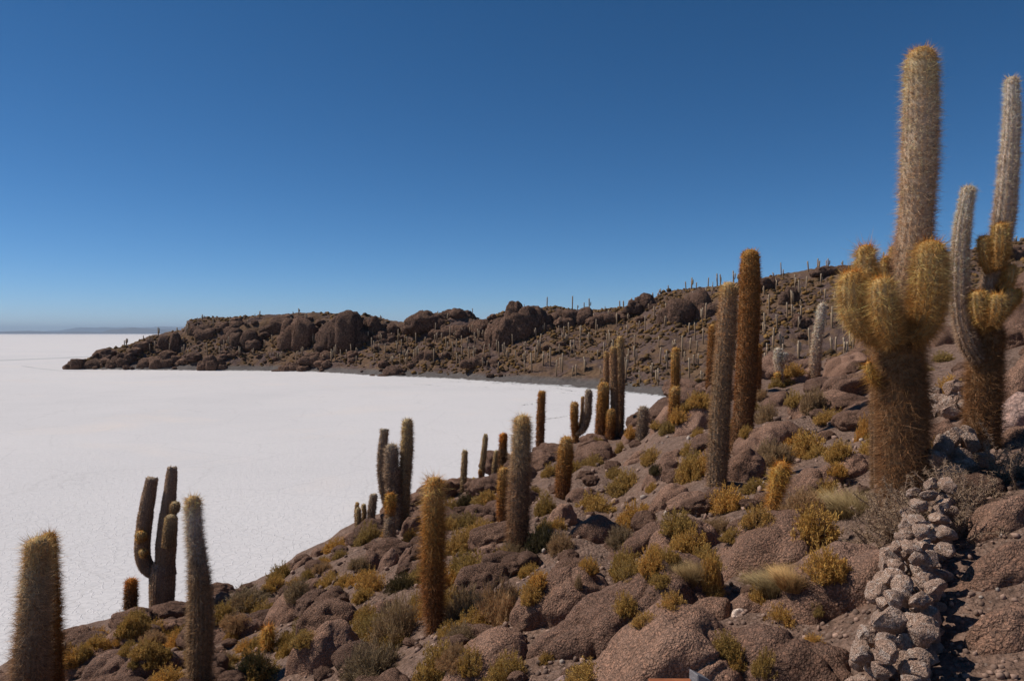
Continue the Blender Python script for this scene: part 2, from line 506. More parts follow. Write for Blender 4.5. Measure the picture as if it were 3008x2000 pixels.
# ------------------------------------------------------------------ far mountains across the salt
def mountains(name, label, d, pts, mat, seed):
    xs_ = np.linspace(pts[0][0], pts[-1][0], 240)
    top = np.interp(xs_, [p[0] for p in pts], [p[1] for p in pts])
    n = fbm(np.stack([xs_ * 0.02, np.full_like(xs_, seed), np.zeros_like(xs_)], 1), 5) * 2.4
    hpx = np.maximum(HORIZON - top + n * np.clip((HORIZON - top) / 8, 0, 1), 0.0)
    v = []; rows = [(-0.05, 0.0), (-0.02, 0.55), (0.0, 1.0), (0.03, 0.5), (0.06, 0.0)]
    for dr, hf in rows:
        dd = d * (1 + dr)
        x = (xs_ - 1504) / FPX * dd
        h = hpx / FPX * d * hf
        if 0 < hf < 1: h = h * (1 + 0.35 * fbm(np.stack([xs_ * 0.05, np.full_like(xs_, seed + 3 + dr), np.zeros_like(xs_)], 1), 3))
        v.append(np.stack([x, np.full_like(x, dd), h + (EYE if hf == 1 else 0) - (2 if hf == 0 else 0)], 1))
    o = link(name, make_mesh(name, np.concatenate(v), tris=grid_tris(5, 240), mats=[mat]))
    tag(o, label, kind='structure')
_t = NT('mountain_rock'); _c = _t.noise(_t.n('ShaderNodeNewGeometry').outputs['Position'], 0.0012, 5, 0.6)
M_MOUNT = _t.done(_t.princ(_t.ramp(_c, [(0.3, (0.09, 0.075, 0.07)), (0.7, (0.16, 0.13, 0.115))]), 0.95).outputs[0])
mountains('mountains', 'low blue mountain range on the far side of the salt flat', 42000.0,
          [(-500, 972), (-200, 974), (0, 974), (80, 971), (160, 975), (230, 973), (300, 975), (330, 968), (400, 962), (450, 966), (520, 968), (600, 970), (800, 974), (1100, 978), (1400, 980)], M_MOUNT, 1.0)
mountains('mountains', 'fainter mountain range behind the low blue hills', 68000.0,
          [(-800, 976), (100, 977), (180, 968), (240, 962), (330, 961), (420, 962), (500, 959), (620, 962), (760, 968), (900, 975), (1200, 980)], M_MOUNT, 9.0)

# ------------------------------------------------------------------ tracks and pressure ridges on the salt
def ribbon(name, pix, width, mat, parent=None, lift=0.012, jag=0.0, seed=1, height=0.0):
    pts = []
    for px, py in pix:
        u, w = ray(px, py); d = -EYE / w
        pts.append((u * d, d))
    pts = np.array(pts); seg = np.linalg.norm(np.diff(pts, axis=0), axis=1); s = np.concatenate([[0], np.cumsum(seg)])
    n = 160; q = np.linspace(0, s[-1], n)
    x = np.interp(q, s, pts[:, 0]); y = np.interp(q, s, pts[:, 1])
    r = np.random.default_rng(seed)
    if jag:
        x = x + np.cumsum(r.normal(0, jag * 0.35, n)) * 0.5 + r.normal(0, jag, n); y = y + r.normal(0, jag, n)
    tx = np.gradient(x); ty = np.gradient(y); ln = np.hypot(tx, ty) + 1e-9
    w = width * (0.5 if not jag else 1) * (0.55 + 0.9 * r.random(n) if jag else 1.0) * np.clip(np.minimum(q, q[-1] - q) / (0.08 * q[-1]), 0.03, 1) * 0.5
    nx, ny = -ty / ln * w, tx / ln * w
    v = np.concatenate([np.stack([x + nx, y + ny, np.full(n, lift)], 1), np.stack([x, y, np.full(n, lift + height) + (r.random(n) * height)], 1), np.stack([x - nx, y - ny, np.full(n, lift)], 1)])
    return link(name, make_mesh(name, v, tris=grid_tris(3, n), mats=[mat], smooth=False), parent)
_t = NT('salt_track'); M_TRACK = _t.done(_t.princ(_t.ramp(_t.noise(_t.n('ShaderNodeNewGeometry').outputs['Position'], 0.05, 5, 0.7), [(0.35, (0.40, 0.39, 0.385)), (0.7, (0.56, 0.55, 0.545))]), 0.9).outputs[0])
_t = NT('salt_ridge'); M_RIDGE = _t.done(_t.princ(_t.ramp(_t.noise(_t.n('ShaderNodeNewGeometry').outputs['Position'], 1.1, 5, 0.7), [(0.36, (0.42, 0.40, 0.39)), (0.52, (0.66, 0.64, 0.63))]), 0.9).outputs[0])
tag(ribbon('salt_track', [(-400, 1072), (0, 1059), (120, 1054), (280, 1047), (420, 1043), (560, 1039), (760, 1033)], 26.0, M_TRACK), 'grey beaten track curving across the salt behind the headland', kind='structure')
tag(ribbon('salt_track', [(60, 1074), (110, 1082), (180, 1089), (260, 1091), (420, 1091)], 3.0, M_TRACK, lift=0.02), 'faint grey track rounding the tip of the headland', kind='structure')
for k, pix in enumerate([[(1280, 1134), (1400, 1136), (1500, 1141), (1620, 1148), (1720, 1160), (1800, 1176)], [(1200, 1128), (1270, 1131)],
                         [(1600, 1232), (1640, 1225), (1680, 1219)], [(1900, 1118), (1960, 1120)],
                         [(1960, 1121), (2000, 1123)], [(1530, 1190), (1580, 1184)], [(2100, 1135), (2050, 1133)],
                         [(1830, 1118), (1700, 1120), (1560, 1121)], [(1300, 1120), (1450, 1124), (1600, 1136), (1700, 1150)]]):
    ribbon('salt_ridge', pix, [0.7, 0.7, 0.35, 0.22, 0.3, 0.5, 0.07, 1.0, 1.0][k], M_RIDGE, salt, 0.01, [0.3, 0.3, 0.2, 0.15, 0.2, 0.3, 0.05, 0.5, 0.5][k], 20 + k, 0.05 if k != 6 else 0.02)

# ------------------------------------------------------------------ cacti
RUST = (0.27, 0.125, 0.045); BROWN = (0.24, 0.135, 0.07); TAN = (0.44, 0.29, 0.17); PALE = (0.60, 0.455, 0.325); WHITE = (0.76, 0.64, 0.54)
GOLD = (0.52, 0.285, 0.075); STRAW = (0.60, 0.395, 0.165); ORANGE = (0.54, 0.215, 0.03); GREY = (0.38, 0.305, 0.235); DARK = (0.13, 0.085, 0.055)
GRAD = {
    'trunk': [(0, (0.25, 0.155, 0.092)), (0.25, (0.25, 0.14, 0.070)), (1, (0.29, 0.168, 0.078))],
    'palecol': [(0, (0.42, 0.28, 0.18)), (0.3, (0.52, 0.365, 0.245)), (0.75, PALE), (0.93, (0.60, 0.46, 0.28)), (1, GOLD)],
    'goldarm': [(0, (0.38, 0.235, 0.09)), (0.35, (0.53, 0.335, 0.125)), (0.8, (0.62, 0.44, 0.21)), (0.95, (0.57, 0.36, 0.12)), (1, ORANGE)],
    'white': [(0, (0.34, 0.24, 0.16)), (0.25, (0.50, 0.385, 0.30)), (0.7, (0.64, 0.52, 0.43)), (0.95, WHITE), (1, PALE)],
    'rust': [(0, BROWN), (0.5, RUST), (0.9, (0.36, 0.185, 0.06)), (1, GOLD)],
    'tan': [(0, (0.30, 0.21, 0.14)), (0.5, (0.33, 0.225, 0.135)), (0.9, TAN), (1, STRAW)],
    'goldtop': [(0, BROWN), (0.35, RUST), (0.75, (0.42, 0.24, 0.07)), (0.92, STRAW), (1, GOLD)],
    'paletop': [(0, BROWN), (0.5, (0.33, 0.22, 0.14)), (0.85, (0.46, 0.36, 0.23)), (1, STRAW)],
    'grey': [(0, (0.25, 0.185, 0.135)), (0.6, (0.31, 0.235, 0.175)), (0.9, GREY), (1, (0.45, 0.38, 0.28))],
    'green': [(0, (0.28, 0.195, 0.11)), (0.5, (0.36, 0.275, 0.165)), (1, (0.55, 0.43, 0.25))],
    'baby': [(0, (0.30, 0.19, 0.10)), (0.4, GOLD), (0.85, (0.56, 0.36, 0.10)), (1, ORANGE)],
    'darkrust': [(0, (0.14, 0.09, 0.05)), (0.7, (0.20, 0.11, 0.05)), (1, ORANGE)],
    'paleheadgrey': [(0, (0.32, 0.22, 0.13)), (0.6, (0.36, 0.265, 0.17)), (0.72, (0.40, 0.34, 0.27)), (0.9, WHITE), (1, STRAW)],
    'dead': [(0, (0.32, 0.225, 0.15)), (1, (0.42, 0.315, 0.235))],
    'twig': [(0, (0.16, 0.11, 0.08)), (1, (0.30, 0.22, 0.16))],
}
def grad(key, f):
    g = GRAD[key]; fx = [a for a, _ in g]
    return np.stack([np.interp(f, fx, [c[i] for _, c in g]) for i in range(3)], axis=1)

def spine_mesh(name, base, dirs, length, width, col, mat):
    n = len(base)
    up = np.where(np.abs(dirs[:, 2:3]) < 0.9, np.array([[0, 0, 1.0]]), np.array([[1.0, 0, 0]]))
    a = np.cross(dirs, up); a /= np.linalg.norm(a, axis=1)[:, None] + 1e-9
    b = np.cross(dirs, a)
    v = np.empty((n, 4, 3)); w = (np.asarray(width) * 0.62).reshape(-1, 1)
    ang = np.random.default_rng(n).uniform(0, 2 * math.pi, n)
    for k, th in enumerate((0.0, 2.1, 4.2)):       # a folded needle: keel and two edges
        v[:, k] = base + (a * np.cos(th + ang)[:, None] + b * np.sin(th + ang)[:, None]) * w
    v[:, 3] = base + dirs * np.asarray(length).reshape(-1, 1)
    i = (np.arange(n) * 4)[:, None]
    f = np.concatenate([i + np.array([[0, 1, 3]]), i + np.array([[1, 2, 3]])])
    c = np.repeat(col, 4, axis=0)
    return make_mesh(name, v.reshape(-1, 3), tris=f, mats=[mat], smooth=False, col=c)

def resample(pts, rad, n):
    pts = np.array(pts, float); rad = np.array(rad, float)
    # Catmull-Rom through the control points
    k = len(pts); t = np.linspace(0, k - 1, max(n, 2) * 4)
    pp = np.vstack([2 * pts[0] - pts[1], pts, 2 * pts[-1] - pts[-2]])
    i = np.minimum(t.astype(int), k - 2); f = (t - i)[:, None]
    p0, p1, p2_, p3 = pp[i], pp[i + 1], pp[i + 2], pp[i + 3]
    c = 0.5 * ((2 * p1) + (-p0 + p2_) * f + (2 * p0 - 5 * p1 + 4 * p2_ - p3) * f ** 2 + (-p0 + 3 * p1 - 3 * p2_ + p3) * f ** 3)
    r = np.interp(t, np.arange(k), rad)
    s = np.concatenate([[0], np.cumsum(np.linalg.norm(np.diff(c, axis=0), axis=1))])
    q = np.linspace(0, s[-1], n)
    return np.stack([np.interp(q, s, c[:, j]) for j in range(3)], 1), np.interp(q, s, r), q

NSP = [0]
def column(parent, name, pts, rad, key, dist, seed, origin, slen=None, dens=1.0, cap=True, broken=False, wob=0.09, down=0.0, thick=1.0):
    """ribbed cactus stem along pts (world), with its spines as a child mesh"""
    r_ = np.random.default_rng(seed)
    rmean = float(np.mean(rad))
    Lc = float(np.sum(np.linalg.norm(np.diff(np.array(pts, float), axis=0), axis=1)))
    nr = int(np.clip(Lc / (rmean * 0.32), 12, 70))
    C, Rr, q = resample(pts, rad, nr)
    rt = Rr[-1]
    if cap:                                      # refine the rounded tip
        cut = q < Lc - rt * 1.02
        extra = Lc - rt * (1 - np.sin(np.linspace(0, math.pi / 2, 8)))
        q2 = np.concatenate([q[cut], extra]); q2 = np.clip(q2, 0, q[-1])
        C = np.stack([np.interp(q2, q, C[:, j]) for j in range(3)], 1); Rr = np.interp(q2, q, Rr)
        h = np.clip((q2 - (q[-1] - rt)) / rt, 0, 1)
        Rr = Rr * np.sqrt(np.maximum(1 - h ** 2.3, 0.0004)); q = q2
    Rr = Rr * (1 + wob * perlin(np.stack([q * 2.2 / max(rmean * 6, 0.2), np.full_like(q, seed * 0.37), np.zeros_like(q)], 1)))
    T = np.gradient(C, axis=0); T /= np.linalg.norm(T, axis=1)[:, None] + 1e-9
    X = np.cross(np.array([0, 1.0, 0]), T); X /= np.linalg.norm(X, axis=1)[:, None] + 1e-9
    Y = np.cross(T, X)
    ribs = int(np.clip(round(2 * math.pi * rmean / 0.042), 10, 26))
    na = ribs * 2
    th = np.arange(na) / na * 2 * math.pi
    rib = 1 - 0.075 * (0.5 - 0.5 * np.cos(th * ribs)) ** 0.7
    ring = np.stack([np.cos(th) * rib, np.sin(th) * rib], 1)
    V = C[:, None, :] + (X[:, None, :] * ring[None, :, 0:1] + Y[:, None, :] * ring[None, :, 1:2]) * Rr[:, None, None]
    m = len(C)
    i = (np.arange(m - 1)[:, None] * na + np.arange(na)[None, :]).ravel(); j = (np.arange(m - 1)[:, None] * na + (np.arange(na)[None, :] + 1) % na).ravel()
    F = np.stack([i, j, j + na, i + na], 1)
    V = V.reshape(-1, 3)
    f_ = np.repeat(q / q[-1], na)
    base = grad(key, f_)
    skin = base * 0.72 + np.array([0.012, 0.010, 0.006])
    if broken:
        top = V[-na:]; V = np.vstack([V, C[-1] - T[-1] * rmean * 0.25]); ci = len(V) - 1
        k = np.arange(na) + (m - 1) * na; k2 = (np.arange(na) + 1) % na + (m - 1) * na
        F = np.vstack([F, np.stack([k, k2, np.full(na, ci), np.full(na, ci)], 1)])
        skin = np.vstack([skin, [[0.03, 0.022, 0.016]]])
        V[(m - 1) * na:m * na] += T[-1] * (r_.normal(0, rmean * 0.18, na) * (0.5 + 0.5 * np.sin(th * 3)))[:, None]
        F = F.tolist(); F = [list(dict.fromkeys(x)) for x in F]
        stem = link(name, make_mesh(name, V - origin, faces=F, mats=[M_SKIN], col=skin), parent)
    else:
        stem = link(name, make_mesh(name, V - origin, tris=F, mats=[M_SKIN], col=skin), parent)
    # spines
    if slen is None: slen = float(np.clip(rmean * 0.62, 0.03, 0.09))
    w = max(0.0021, dist * (0.00034 if dist < 12 else 0.00044)) * thick
    area = 2 * math.pi * rmean * Lc
    n = int(np.clip(dens * (2.7 if dist < 9 else 2.2) * area / (slen * w), 400, 19000))
    NSP[0] += n
    wgt = Rr * np.gradient(q); cdf = np.cumsum(wgt) / np.sum(wgt)
    s = np.interp(r_.random(n), cdf, q)
    s = s + r_.normal(0, 0.004, n)
    tip = Lc * 0.0 + q[-1]
    k = r_.integers(0, ribs, n)
    a = (k + r_.normal(0, 0.15, n)) / ribs * 2 * math.pi
    ci = np.stack([np.interp(s, q, C[:, jx]) for jx in range(3)], 1)
    xi = np.stack([np.interp(s, q, X[:, jx]) for jx in range(3)], 1); yi = np.stack([np.interp(s, q, Y[:, jx]) for jx in range(3)], 1); ti = np.stack([np.interp(s, q, T[:, jx]) for jx in range(3)], 1)
    ri = np.interp(s, q, Rr)
    rad_d = xi * np.cos(a)[:, None] + yi * np.sin(a)[:, None]; tan_d = -xi * np.sin(a)[:, None] + yi * np.cos(a)[:, None]
    b = ci + rad_d * (ri * 0.97)[:, None]
    hh = np.clip((s - (tip - rt * 1.1)) / (rt * 1.1), 0, 1) if cap else np.zeros(n)
    d = rad_d * (1 - 0.75 * hh ** 2)[:, None] + tan_d * r_.normal(0, 0.62, n)[:, None] + ti * (r_.normal(-down, 0.55, n) + 1.25 * hh ** 2)[:, None]
    d /= np.linalg.norm(d, axis=1)[:, None]
    f = np.clip(s / q[-1], 0, 1)
    clump = perlin(np.stack([s * 9, a * 2.5, np.full(n, seed * 1.3)], 1))
    col = grad(key, f + 0.04 * clump) * (0.45 + 1.05 * r_.random(n) ** 1.2)[:, None] * (1 + 0.25 * clump)[:, None]
    ln = slen * (0.40 + 1.15 * r_.random(n) ** 1.6) * np.where(r_.random(n) < 0.08, 1.5, 1.0)
    sp = link('spines', spine_mesh('spines', b - origin, d, ln, w * (0.8 + 0.5 * r_.random(n)), np.clip(col * np.array([1.45, 1.30, 1.15]), 0, 0.9), M_SPINE), stem)
    sp['kind'] = 'stuff'
    return stem

LAND = []        # (short landmark name, px, py) used to word the labels of shrubs and stones
CACTI_PIX = []
def cactus(label, base, stems, d=None, short=None, name='columnar_cactus', cat='cactus', group=None):
    """stems: list of (part name, [(px,py)...], [width px...], gradient, options)"""
    if d is None: d = hit_near(*base)
    o0 = P(base[0], base[1], d)
    root = empty(name, o0)
    tag(root, label, cat, group)
    og = np.array(o0)
    for si, st in enumerate(stems):
        pn, pix, wid, key = st[:4]; op = dict(st[4]) if len(st) > 4 else {}
        dd = d + op.pop('dz', 0.0)
        sink = op.pop('sink', si == 0)
        pts = [np.array(P(x, y, dd)) for x, y in pix]
        if 'slen' in op: op['slen'] *= 1.35
        sl = op.get('slen')
        rr = []
        for w_ in wid:
            rpx = w_ * dd / FPX * 0.5
            s_ = sl if sl is not None else float(np.clip(rpx * 0.50, 0.03, 0.085))
            rr.append(max(rpx - 0.62 * s_, rpx * 0.55))
        if len(rr) == 1: rr = rr * len(pts)
        elif len(rr) != len(pts): rr = list(np.interp(np.linspace(0, 1, len(pts)), np.linspace(0, 1, len(rr)), rr))
        if sink:
            e = pts[0].copy(); e[2] = min(e[2], zn(e[0], e[1])) - 0.18
            pts = [e] + pts; rr = [rr[0]] + rr
        column(root, pn, pts, rr, key, dd, int(base[0] * 7 + base[1] * 13 + si * 101) % 99991, og, **op)
    if short: LAND.append((short, base[0], base[1]))
    CACTI_PIX.append((base[0], base[1], d))
    return root

# giant with golden arms beside the wall
cactus('giant cactus with a pale column above a ring of golden arms', (2655, 1490), [
    ('trunk', [(2656, 1490), (2654, 1300), (2646, 1100), (2640, 960), (2648, 880)], [168, 164, 166, 160, 130], 'trunk', {'slen': 0.072, 'down': 0.25, 'dens': 1.25}),
    ('column', [(2646, 960), (2664, 830), (2684, 720), (2696, 560), (2704, 380), (2706, 250), (2706, 138)], [118, 118, 116, 116, 116, 112, 100], 'palecol', {'slen': 0.045, 'down': 0.1, 'dens': 1.3}),
    ('arm', [(2640, 1000), (2560, 985), (2512, 920), (2503, 850), (2506, 792)], [60, 84, 104, 100, 84], 'goldarm', {'dz': -0.10, 'slen': 0.058}),
    ('arm', [(2630, 1010), (2608, 960), (2594, 890), (2590, 812)], [70, 96, 108, 92], 'goldarm', {'dz': -0.30, 'slen': 0.058}),
    ('arm', [(2660, 1000), (2704, 960), (2724, 880), (2730, 790), (2732, 704)], [90, 118, 132, 126, 104], 'goldarm', {'dz': -0.16, 'slen': 0.060}),
    ('arm', [(2620, 930), (2560, 870), (2544, 800), (2543, 718)], [50, 76, 86, 76], 'goldarm', {'dz': 0.12, 'slen': 0.058}),
    ('arm', [(2620, 900), (2602, 830), (2602, 752)], [30, 36, 34], 'goldarm', {'dz': 0.30, 'slen': 0.035}),
    ('arm', [(2640, 850), (2626, 790), (2624, 722)], [40, 40, 34], 'goldarm', {'dz': 0.30, 'slen': 0.035}),
    ('bud', [(2600, 1130), (2566, 1118), (2554, 1090), (2552, 1060)], [30, 36, 40, 30], 'baby', {'dz': -0.05, 'slen': 0.05}),
], short='giant cactus')
cactus('slim brown cactus half hidden behind the trunk of the giant cactus', (2582, 1425), [
    ('stem', [(2582, 1425), (2580, 1200), (2584, 960)], [54, 52, 46], 'tan')], d=7.9)
# second tall cactus at the right edge
cactus('tall branching cactus at the right edge with a pale left arm and golden buds', (2882, 1385), d=7.9, stems=[
    ('trunk', [(2880, 1385), (2888, 1200), (2896, 1050), (2908, 950)], [112, 110, 108, 96], 'trunk', {'slen': 0.055, 'dens': 1.15}),
    ('column', [(2908, 970), (2906, 840), (2926, 760), (2948, 650), (2962, 500), (2972, 360), (2972, 225)], [70, 56, 64, 68, 62, 54, 50], 'white', {'slen': 0.032}),
    ('arm', [(2880, 1060), (2846, 1010), (2822, 920), (2818, 800), (2826, 680), (2846, 546)], [60, 62, 58, 56, 54, 46], 'white', {'dz': -0.05, 'slen': 0.032}),
    ('arm', [(2910, 800), (2896, 760), (2890, 692)], [36, 50, 46], 'goldarm', {'dz': -0.12, 'slen': 0.032}),
    ('arm', [(2934, 790), (2938, 730), (2940, 655)], [44, 64, 54], 'goldarm', {'dz': -0.20, 'slen': 0.034}),
    ('arm', [(2930, 850), (2960, 830), (2970, 776)], [30, 50, 48], 'goldarm', {'dz': -0.10, 'slen': 0.032}),
    ('arm', [(2905, 970), (2880, 930), (2870, 852)], [44, 62, 56], 'goldarm', {'dz': -0.16, 'slen': 0.036}),
    ('arm', [(2915, 960), (2926, 920), (2930, 862)], [44, 62, 56], 'goldarm', {'dz': -0.26, 'slen': 0.036}),
    ('arm', [(2930, 930), (2956, 900), (2962, 842)], [40, 54, 50], 'goldarm', {'dz': -0.12, 'slen': 0.034}),
    ('arm', [(2950, 910), (2986, 886), (2992, 846)], [24, 34, 32], 'baby', {'dz': -0.10, 'slen': 0.032}),
], short='tall cactus at the right edge')
# the leaning pair
cactus('tall grey-brown leaning cactus, left one of the big pair on the slope', (2106, 1425), [
    ('stem', [(2106, 1425), (2113, 1250), (2124, 1080), (2134, 960), (2143, 828)], [64, 66, 64, 62, 56], 'tan', {'slen': 0.034})], short='leaning pair of cacti')
cactus('tallest rust-brown cactus, right one of the big pair on the slope', (2172, 1322), [
    ('stem', [(2172, 1322), (2188, 1180), (2197, 1020), (2202, 880), (2204, 732)], [64, 68, 68, 66, 60], 'rust', {'slen': 0.04})])
cactus('short golden young cactus standing alone in front of the big pair', (2272, 1500), [
    ('stem', [(2272, 1500), (2280, 1440), (2294, 1390), (2302, 1355)], [58, 66, 76, 58], 'baby', {'slen': 0.062, 'dens': 0.8})], short='short golden young cactus')
cactus('golden-brown cactus just behind the left side of the big pair', (2086, 1195), [
    ('stem', [(2086, 1195), (2090, 1080), (2096, 952)], [32, 34, 32], 'rust')], d=24)
cactus('slim dark cactus showing just right of the big pair', (2222, 1180), [
    ('stem', [(2222, 1180), (2226, 1100), (2228, 1010)], [24, 26, 24], 'rust')], d=26)
cactus('golden-topped cactus in two stacked joints on the rocky knoll', (1976, 1262), [
    ('stem', [(1976, 1262), (1980, 1200), (1983, 1134)], [36, 38, 36], 'goldtop'),
    ('stem', [(1982, 1230), (1984, 1130), (1984, 1080), (1985, 1020)], [24, 30, 30, 26], 'goldtop', {'dz': 0.35, 'sink': True})], short='golden cactus on the knoll')
cactus('short fuzzy grey cactus in front of the rocky knoll', (1884, 1292), [
    ('stem', [(1884, 1292), (1888, 1240), (1890, 1192)], [36, 40, 36], 'grey')], short='short grey cactus')
# cluster of five stems on the brow
cactus('cluster of five straight cactus stems of unequal height against the salt', (1790, 1285), [
    ('stem', [(1762, 1292), (1768, 1210), (1774, 1122)], [34, 38, 34], 'goldtop'),
    ('stem', [(1790, 1290), (1793, 1240), (1796, 1200)], [30, 30, 28], 'goldtop', {'sink': True, 'dz': -0.3}),
    ('stem', [(1808, 1272), (1804, 1140), (1802, 1018)], [26, 27, 25], 'tan', {'sink': True}),
    ('stem', [(1822, 1270), (1824, 1120), (1822, 988)], [26, 26, 24], 'paletop', {'sink': True, 'dz': 0.3}),
    ('stem', [(1780, 1280), (1781, 1150), (1781, 1032)], [20, 20, 18], 'tan', {'sink': True, 'dz': 0.6})], short='cluster of five stems')
cactus('forked cactus with a bent right arm rising against the salt', (1691, 1300), [
    ('stem', [(1692, 1300), (1690, 1270), (1687, 1230), (1688, 1180)], [24, 26, 28, 26], 'goldtop'),
    ('arm', [(1694, 1276), (1714, 1258), (1726, 1215), (1730, 1143)], [18, 26, 28, 24], 'grey', {'dz': -0.1}),
    ('arm', [(1696, 1270), (1708, 1230), (1712, 1164)], [10, 12, 12], 'tan', {'dz': 0.2})], short='forked cactus')
cactus('single dark rust cactus column just left of the forked cactus', (1586, 1330), [
    ('stem', [(1586, 1330), (1588, 1240), (1592, 1147)], [28, 30, 26], 'rust')], short='dark rust column')
cactus('shaggy pale-topped cactus column in the middle of the slope', (1520, 1606), [
    ('stem', [(1520, 1606), (1524, 1480), (1530, 1340), (1535, 1218)], [70, 74, 72, 62], 'paletop', {'slen': 0.05})], short='shaggy pale-topped cactus')
cactus('thin golden-brown cactus close beside the shaggy pale-topped one', (1476, 1550), [
    ('stem', [(1476, 1550), (1476, 1460), (1480, 1371)], [36, 38, 36], 'goldtop')])
cactus('orange-headed cactus peeping out behind the shaggy pale-topped one', (1476, 1420), [
    ('stem', [(1474, 1420), (1477, 1340), (1479, 1271)], [28, 30, 28], 'darkrust')])
cactus('stocky golden-brown cactus among shrubs right of the shaggy one', (1652, 1464), [
    ('stem', [(1652, 1464), (1658, 1370), (1666, 1281)], [46, 50, 44], 'goldtop', {'slen': 0.045})], short='stocky golden-brown cactus')
cactus('thin grey-green cactus sliver left of the orange-headed one', (1450, 1412), [
    ('stem', [(1450, 1412), (1454, 1366), (1459, 1322)], [18, 19, 16], 'green')])
cactus('curved slender grey-green cactus with small buds near its foot', (1412, 1432), [
    ('stem', [(1412, 1432), (1418, 1360), (1424, 1310), (1427, 1274)], [18, 20, 19, 16], 'green'),
    ('bud', [(1396, 1440), (1392, 1420), (1392, 1402)], [14, 17, 15], 'paletop', {'dz': -0.3}),
    ('bud', [(1410, 1432), (1408, 1418), (1408, 1405)], [14, 17, 15], 'white', {'dz': -0.4}),
    ('bud', [(1412, 1400), (1410, 1388), (1411, 1379)], [10, 14, 12], 'goldtop', {'dz': -0.2})], short='curved slender cactus')
cactus('slim straight grey-green cactus on the brow by a dark shrub', (1360, 1444), [
    ('stem', [(1360, 1444), (1363, 1380), (1366, 1321)], [20, 23, 19], 'green')], short='slim straight cactus')
# centre foreground
cactus('spiny golden-headed cactus standing alone in the centre foreground', (1280, 1858), [
    ('stem', [(1280, 1858), (1272, 1720), (1274, 1560), (1276, 1400)], [70, 84, 86, 76], 'goldtop', {'slen': 0.062, 'dens': 1.0})], short='golden-headed cactus')
cactus('group of three grey cactus stems joined at the foot against the salt', (1172, 1555), [
    ('stem', [(1166, 1555), (1158, 1460), (1151, 1380), (1150, 1302)], [44, 52, 52, 44], 'grey'),
    ('stem', [(1184, 1550), (1186, 1450), (1194, 1340), (1198, 1229)], [36, 46, 46, 38], 'green', {'sink': True, 'dz': 0.15}),
    ('stem', [(1160, 1545), (1130, 1450), (1122, 1360), (1130, 1260)], [26, 34, 34, 30], 'grey', {'sink': True, 'dz': 0.35, 'broken': True, 'cap': False})], short='group of three grey stems')
cactus('two-jointed young cactus with an orange collar before the three grey stems', (1146, 1612), [
    ('stem', [(1144, 1612), (1146, 1560), (1147, 1512)], [42, 44, 42], 'grey'),
    ('joint', [(1146, 1520), (1146, 1480), (1147, 1446)], [32, 38, 34], 'baby', {'slen': 0.045})], short='two-jointed young cactus')
cactus('small upright cactus finger left of the three grey stems', (1090, 1548), [
    ('stem', [(1088, 1548), (1092, 1500), (1099, 1449)], [24, 30, 27], 'grey')])
cactus('tiny clump of three cactus fingers on the brow of the slope', (1054, 1556), [
    ('stem', [(1053, 1556), (1053, 1520), (1052, 1490)], [18, 20, 18], 'green'),
    ('stem', [(1066, 1552), (1070, 1515), (1068, 1479)], [16, 18, 16], 'green', {'sink': True, 'dz': 0.2}),
    ('stem', [(1048, 1550), (1047, 1510), (1050, 1474)], [12, 16, 14], 'paletop', {'sink': True, 'dz': 0.3})], short='tiny clump of cactus fingers')
# left
cactus('thick dark cactus pair cut by the lower left corner of the picture', (86, 2180), [
    ('stem', [(80, 2180), (88, 1950), (102, 1760), (112, 1576)], [122, 118, 106, 88], 'paletop', {'slen': 0.055}),
    ('stem', [(150, 2180), (147, 1950), (145, 1760), (144, 1562)], [84, 82, 76, 58], 'goldtop', {'sink': True, 'dz': 0.45, 'slen': 0.05})], d=7.0, short='dark cactus pair in the corner')
cactus('tall dark cactus with a pale woolly head in the left foreground', (584, 2012), [
    ('stem', [(584, 2012), (588, 1870), (588, 1760), (581, 1640), (570, 1560), (566, 1456)], [78, 80, 78, 66, 60, 58], 'paleheadgrey', {'slen': 0.042})], short='woolly-headed dark cactus')
cactus('old forked cactus with broken tops and pale buds at the left', (474, 1815), [
    ('trunk', [(474, 1815), (476, 1740), (478, 1680), (484, 1640)], [74, 73, 72, 60], 'dead', {'slen': 0.02}),
    ('column', [(484, 1685), (488, 1600), (494, 1500), (502, 1420), (506, 1372)], [66, 58, 46, 36, 28], 'dead', {'slen': 0.018, 'broken': True, 'cap': False, 'wob': 0.14}),
    ('arm', [(462, 1690), (428, 1660), (418, 1610), (428, 1510), (447, 1404)], [36, 46, 46, 44, 36], 'dead', {'slen': 0.018, 'broken': True, 'cap': False, 'wob': 0.08}),
    ('bud', [(420, 1590), (414, 1578), (413, 1558)], [26, 36, 32], 'goldarm', {'dz': -0.2, 'slen': 0.03}),
    ('bud', [(428, 1632), (421, 1626), (420, 1612)], [20, 28, 26], 'goldarm', {'dz': -0.25, 'slen': 0.025}),
    ('bud', [(494, 1605), (500, 1560), (504, 1510)], [38, 42, 38], 'green', {'dz': -0.3, 'slen': 0.022}),
    ('bud', [(508, 1505), (514, 1494), (516, 1472)], [22, 32, 30], 'green', {'dz': -0.2, 'slen': 0.022})], d=16.5, short='old forked cactus')
cactus('small dark rust-tipped cactus left of the old forked one', (382, 1835), [
    ('stem', [(382, 1835), (384, 1770), (386, 1697)], [42, 44, 40], 'darkrust', {'slen': 0.05})], d=15.8)
cactus('weathered brown cactus stump at the lower left', (196, 1985), [
    ('stem', [(196, 1985), (190, 1940), (180, 1890)], [56, 50, 30], 'dead', {'slen': 0.02, 'broken': True, 'cap': False, 'wob': 0.15})], short='brown cactus stump')
cactus('round golden baby cactus nestled in shrubs left of the dark boulder', (786, 1912), [
    ('stem', [(786, 1912), (788, 1880), (789, 1836)], [46, 58, 50], 'baby', {'slen': 0.06})], short='round golden baby cactus')
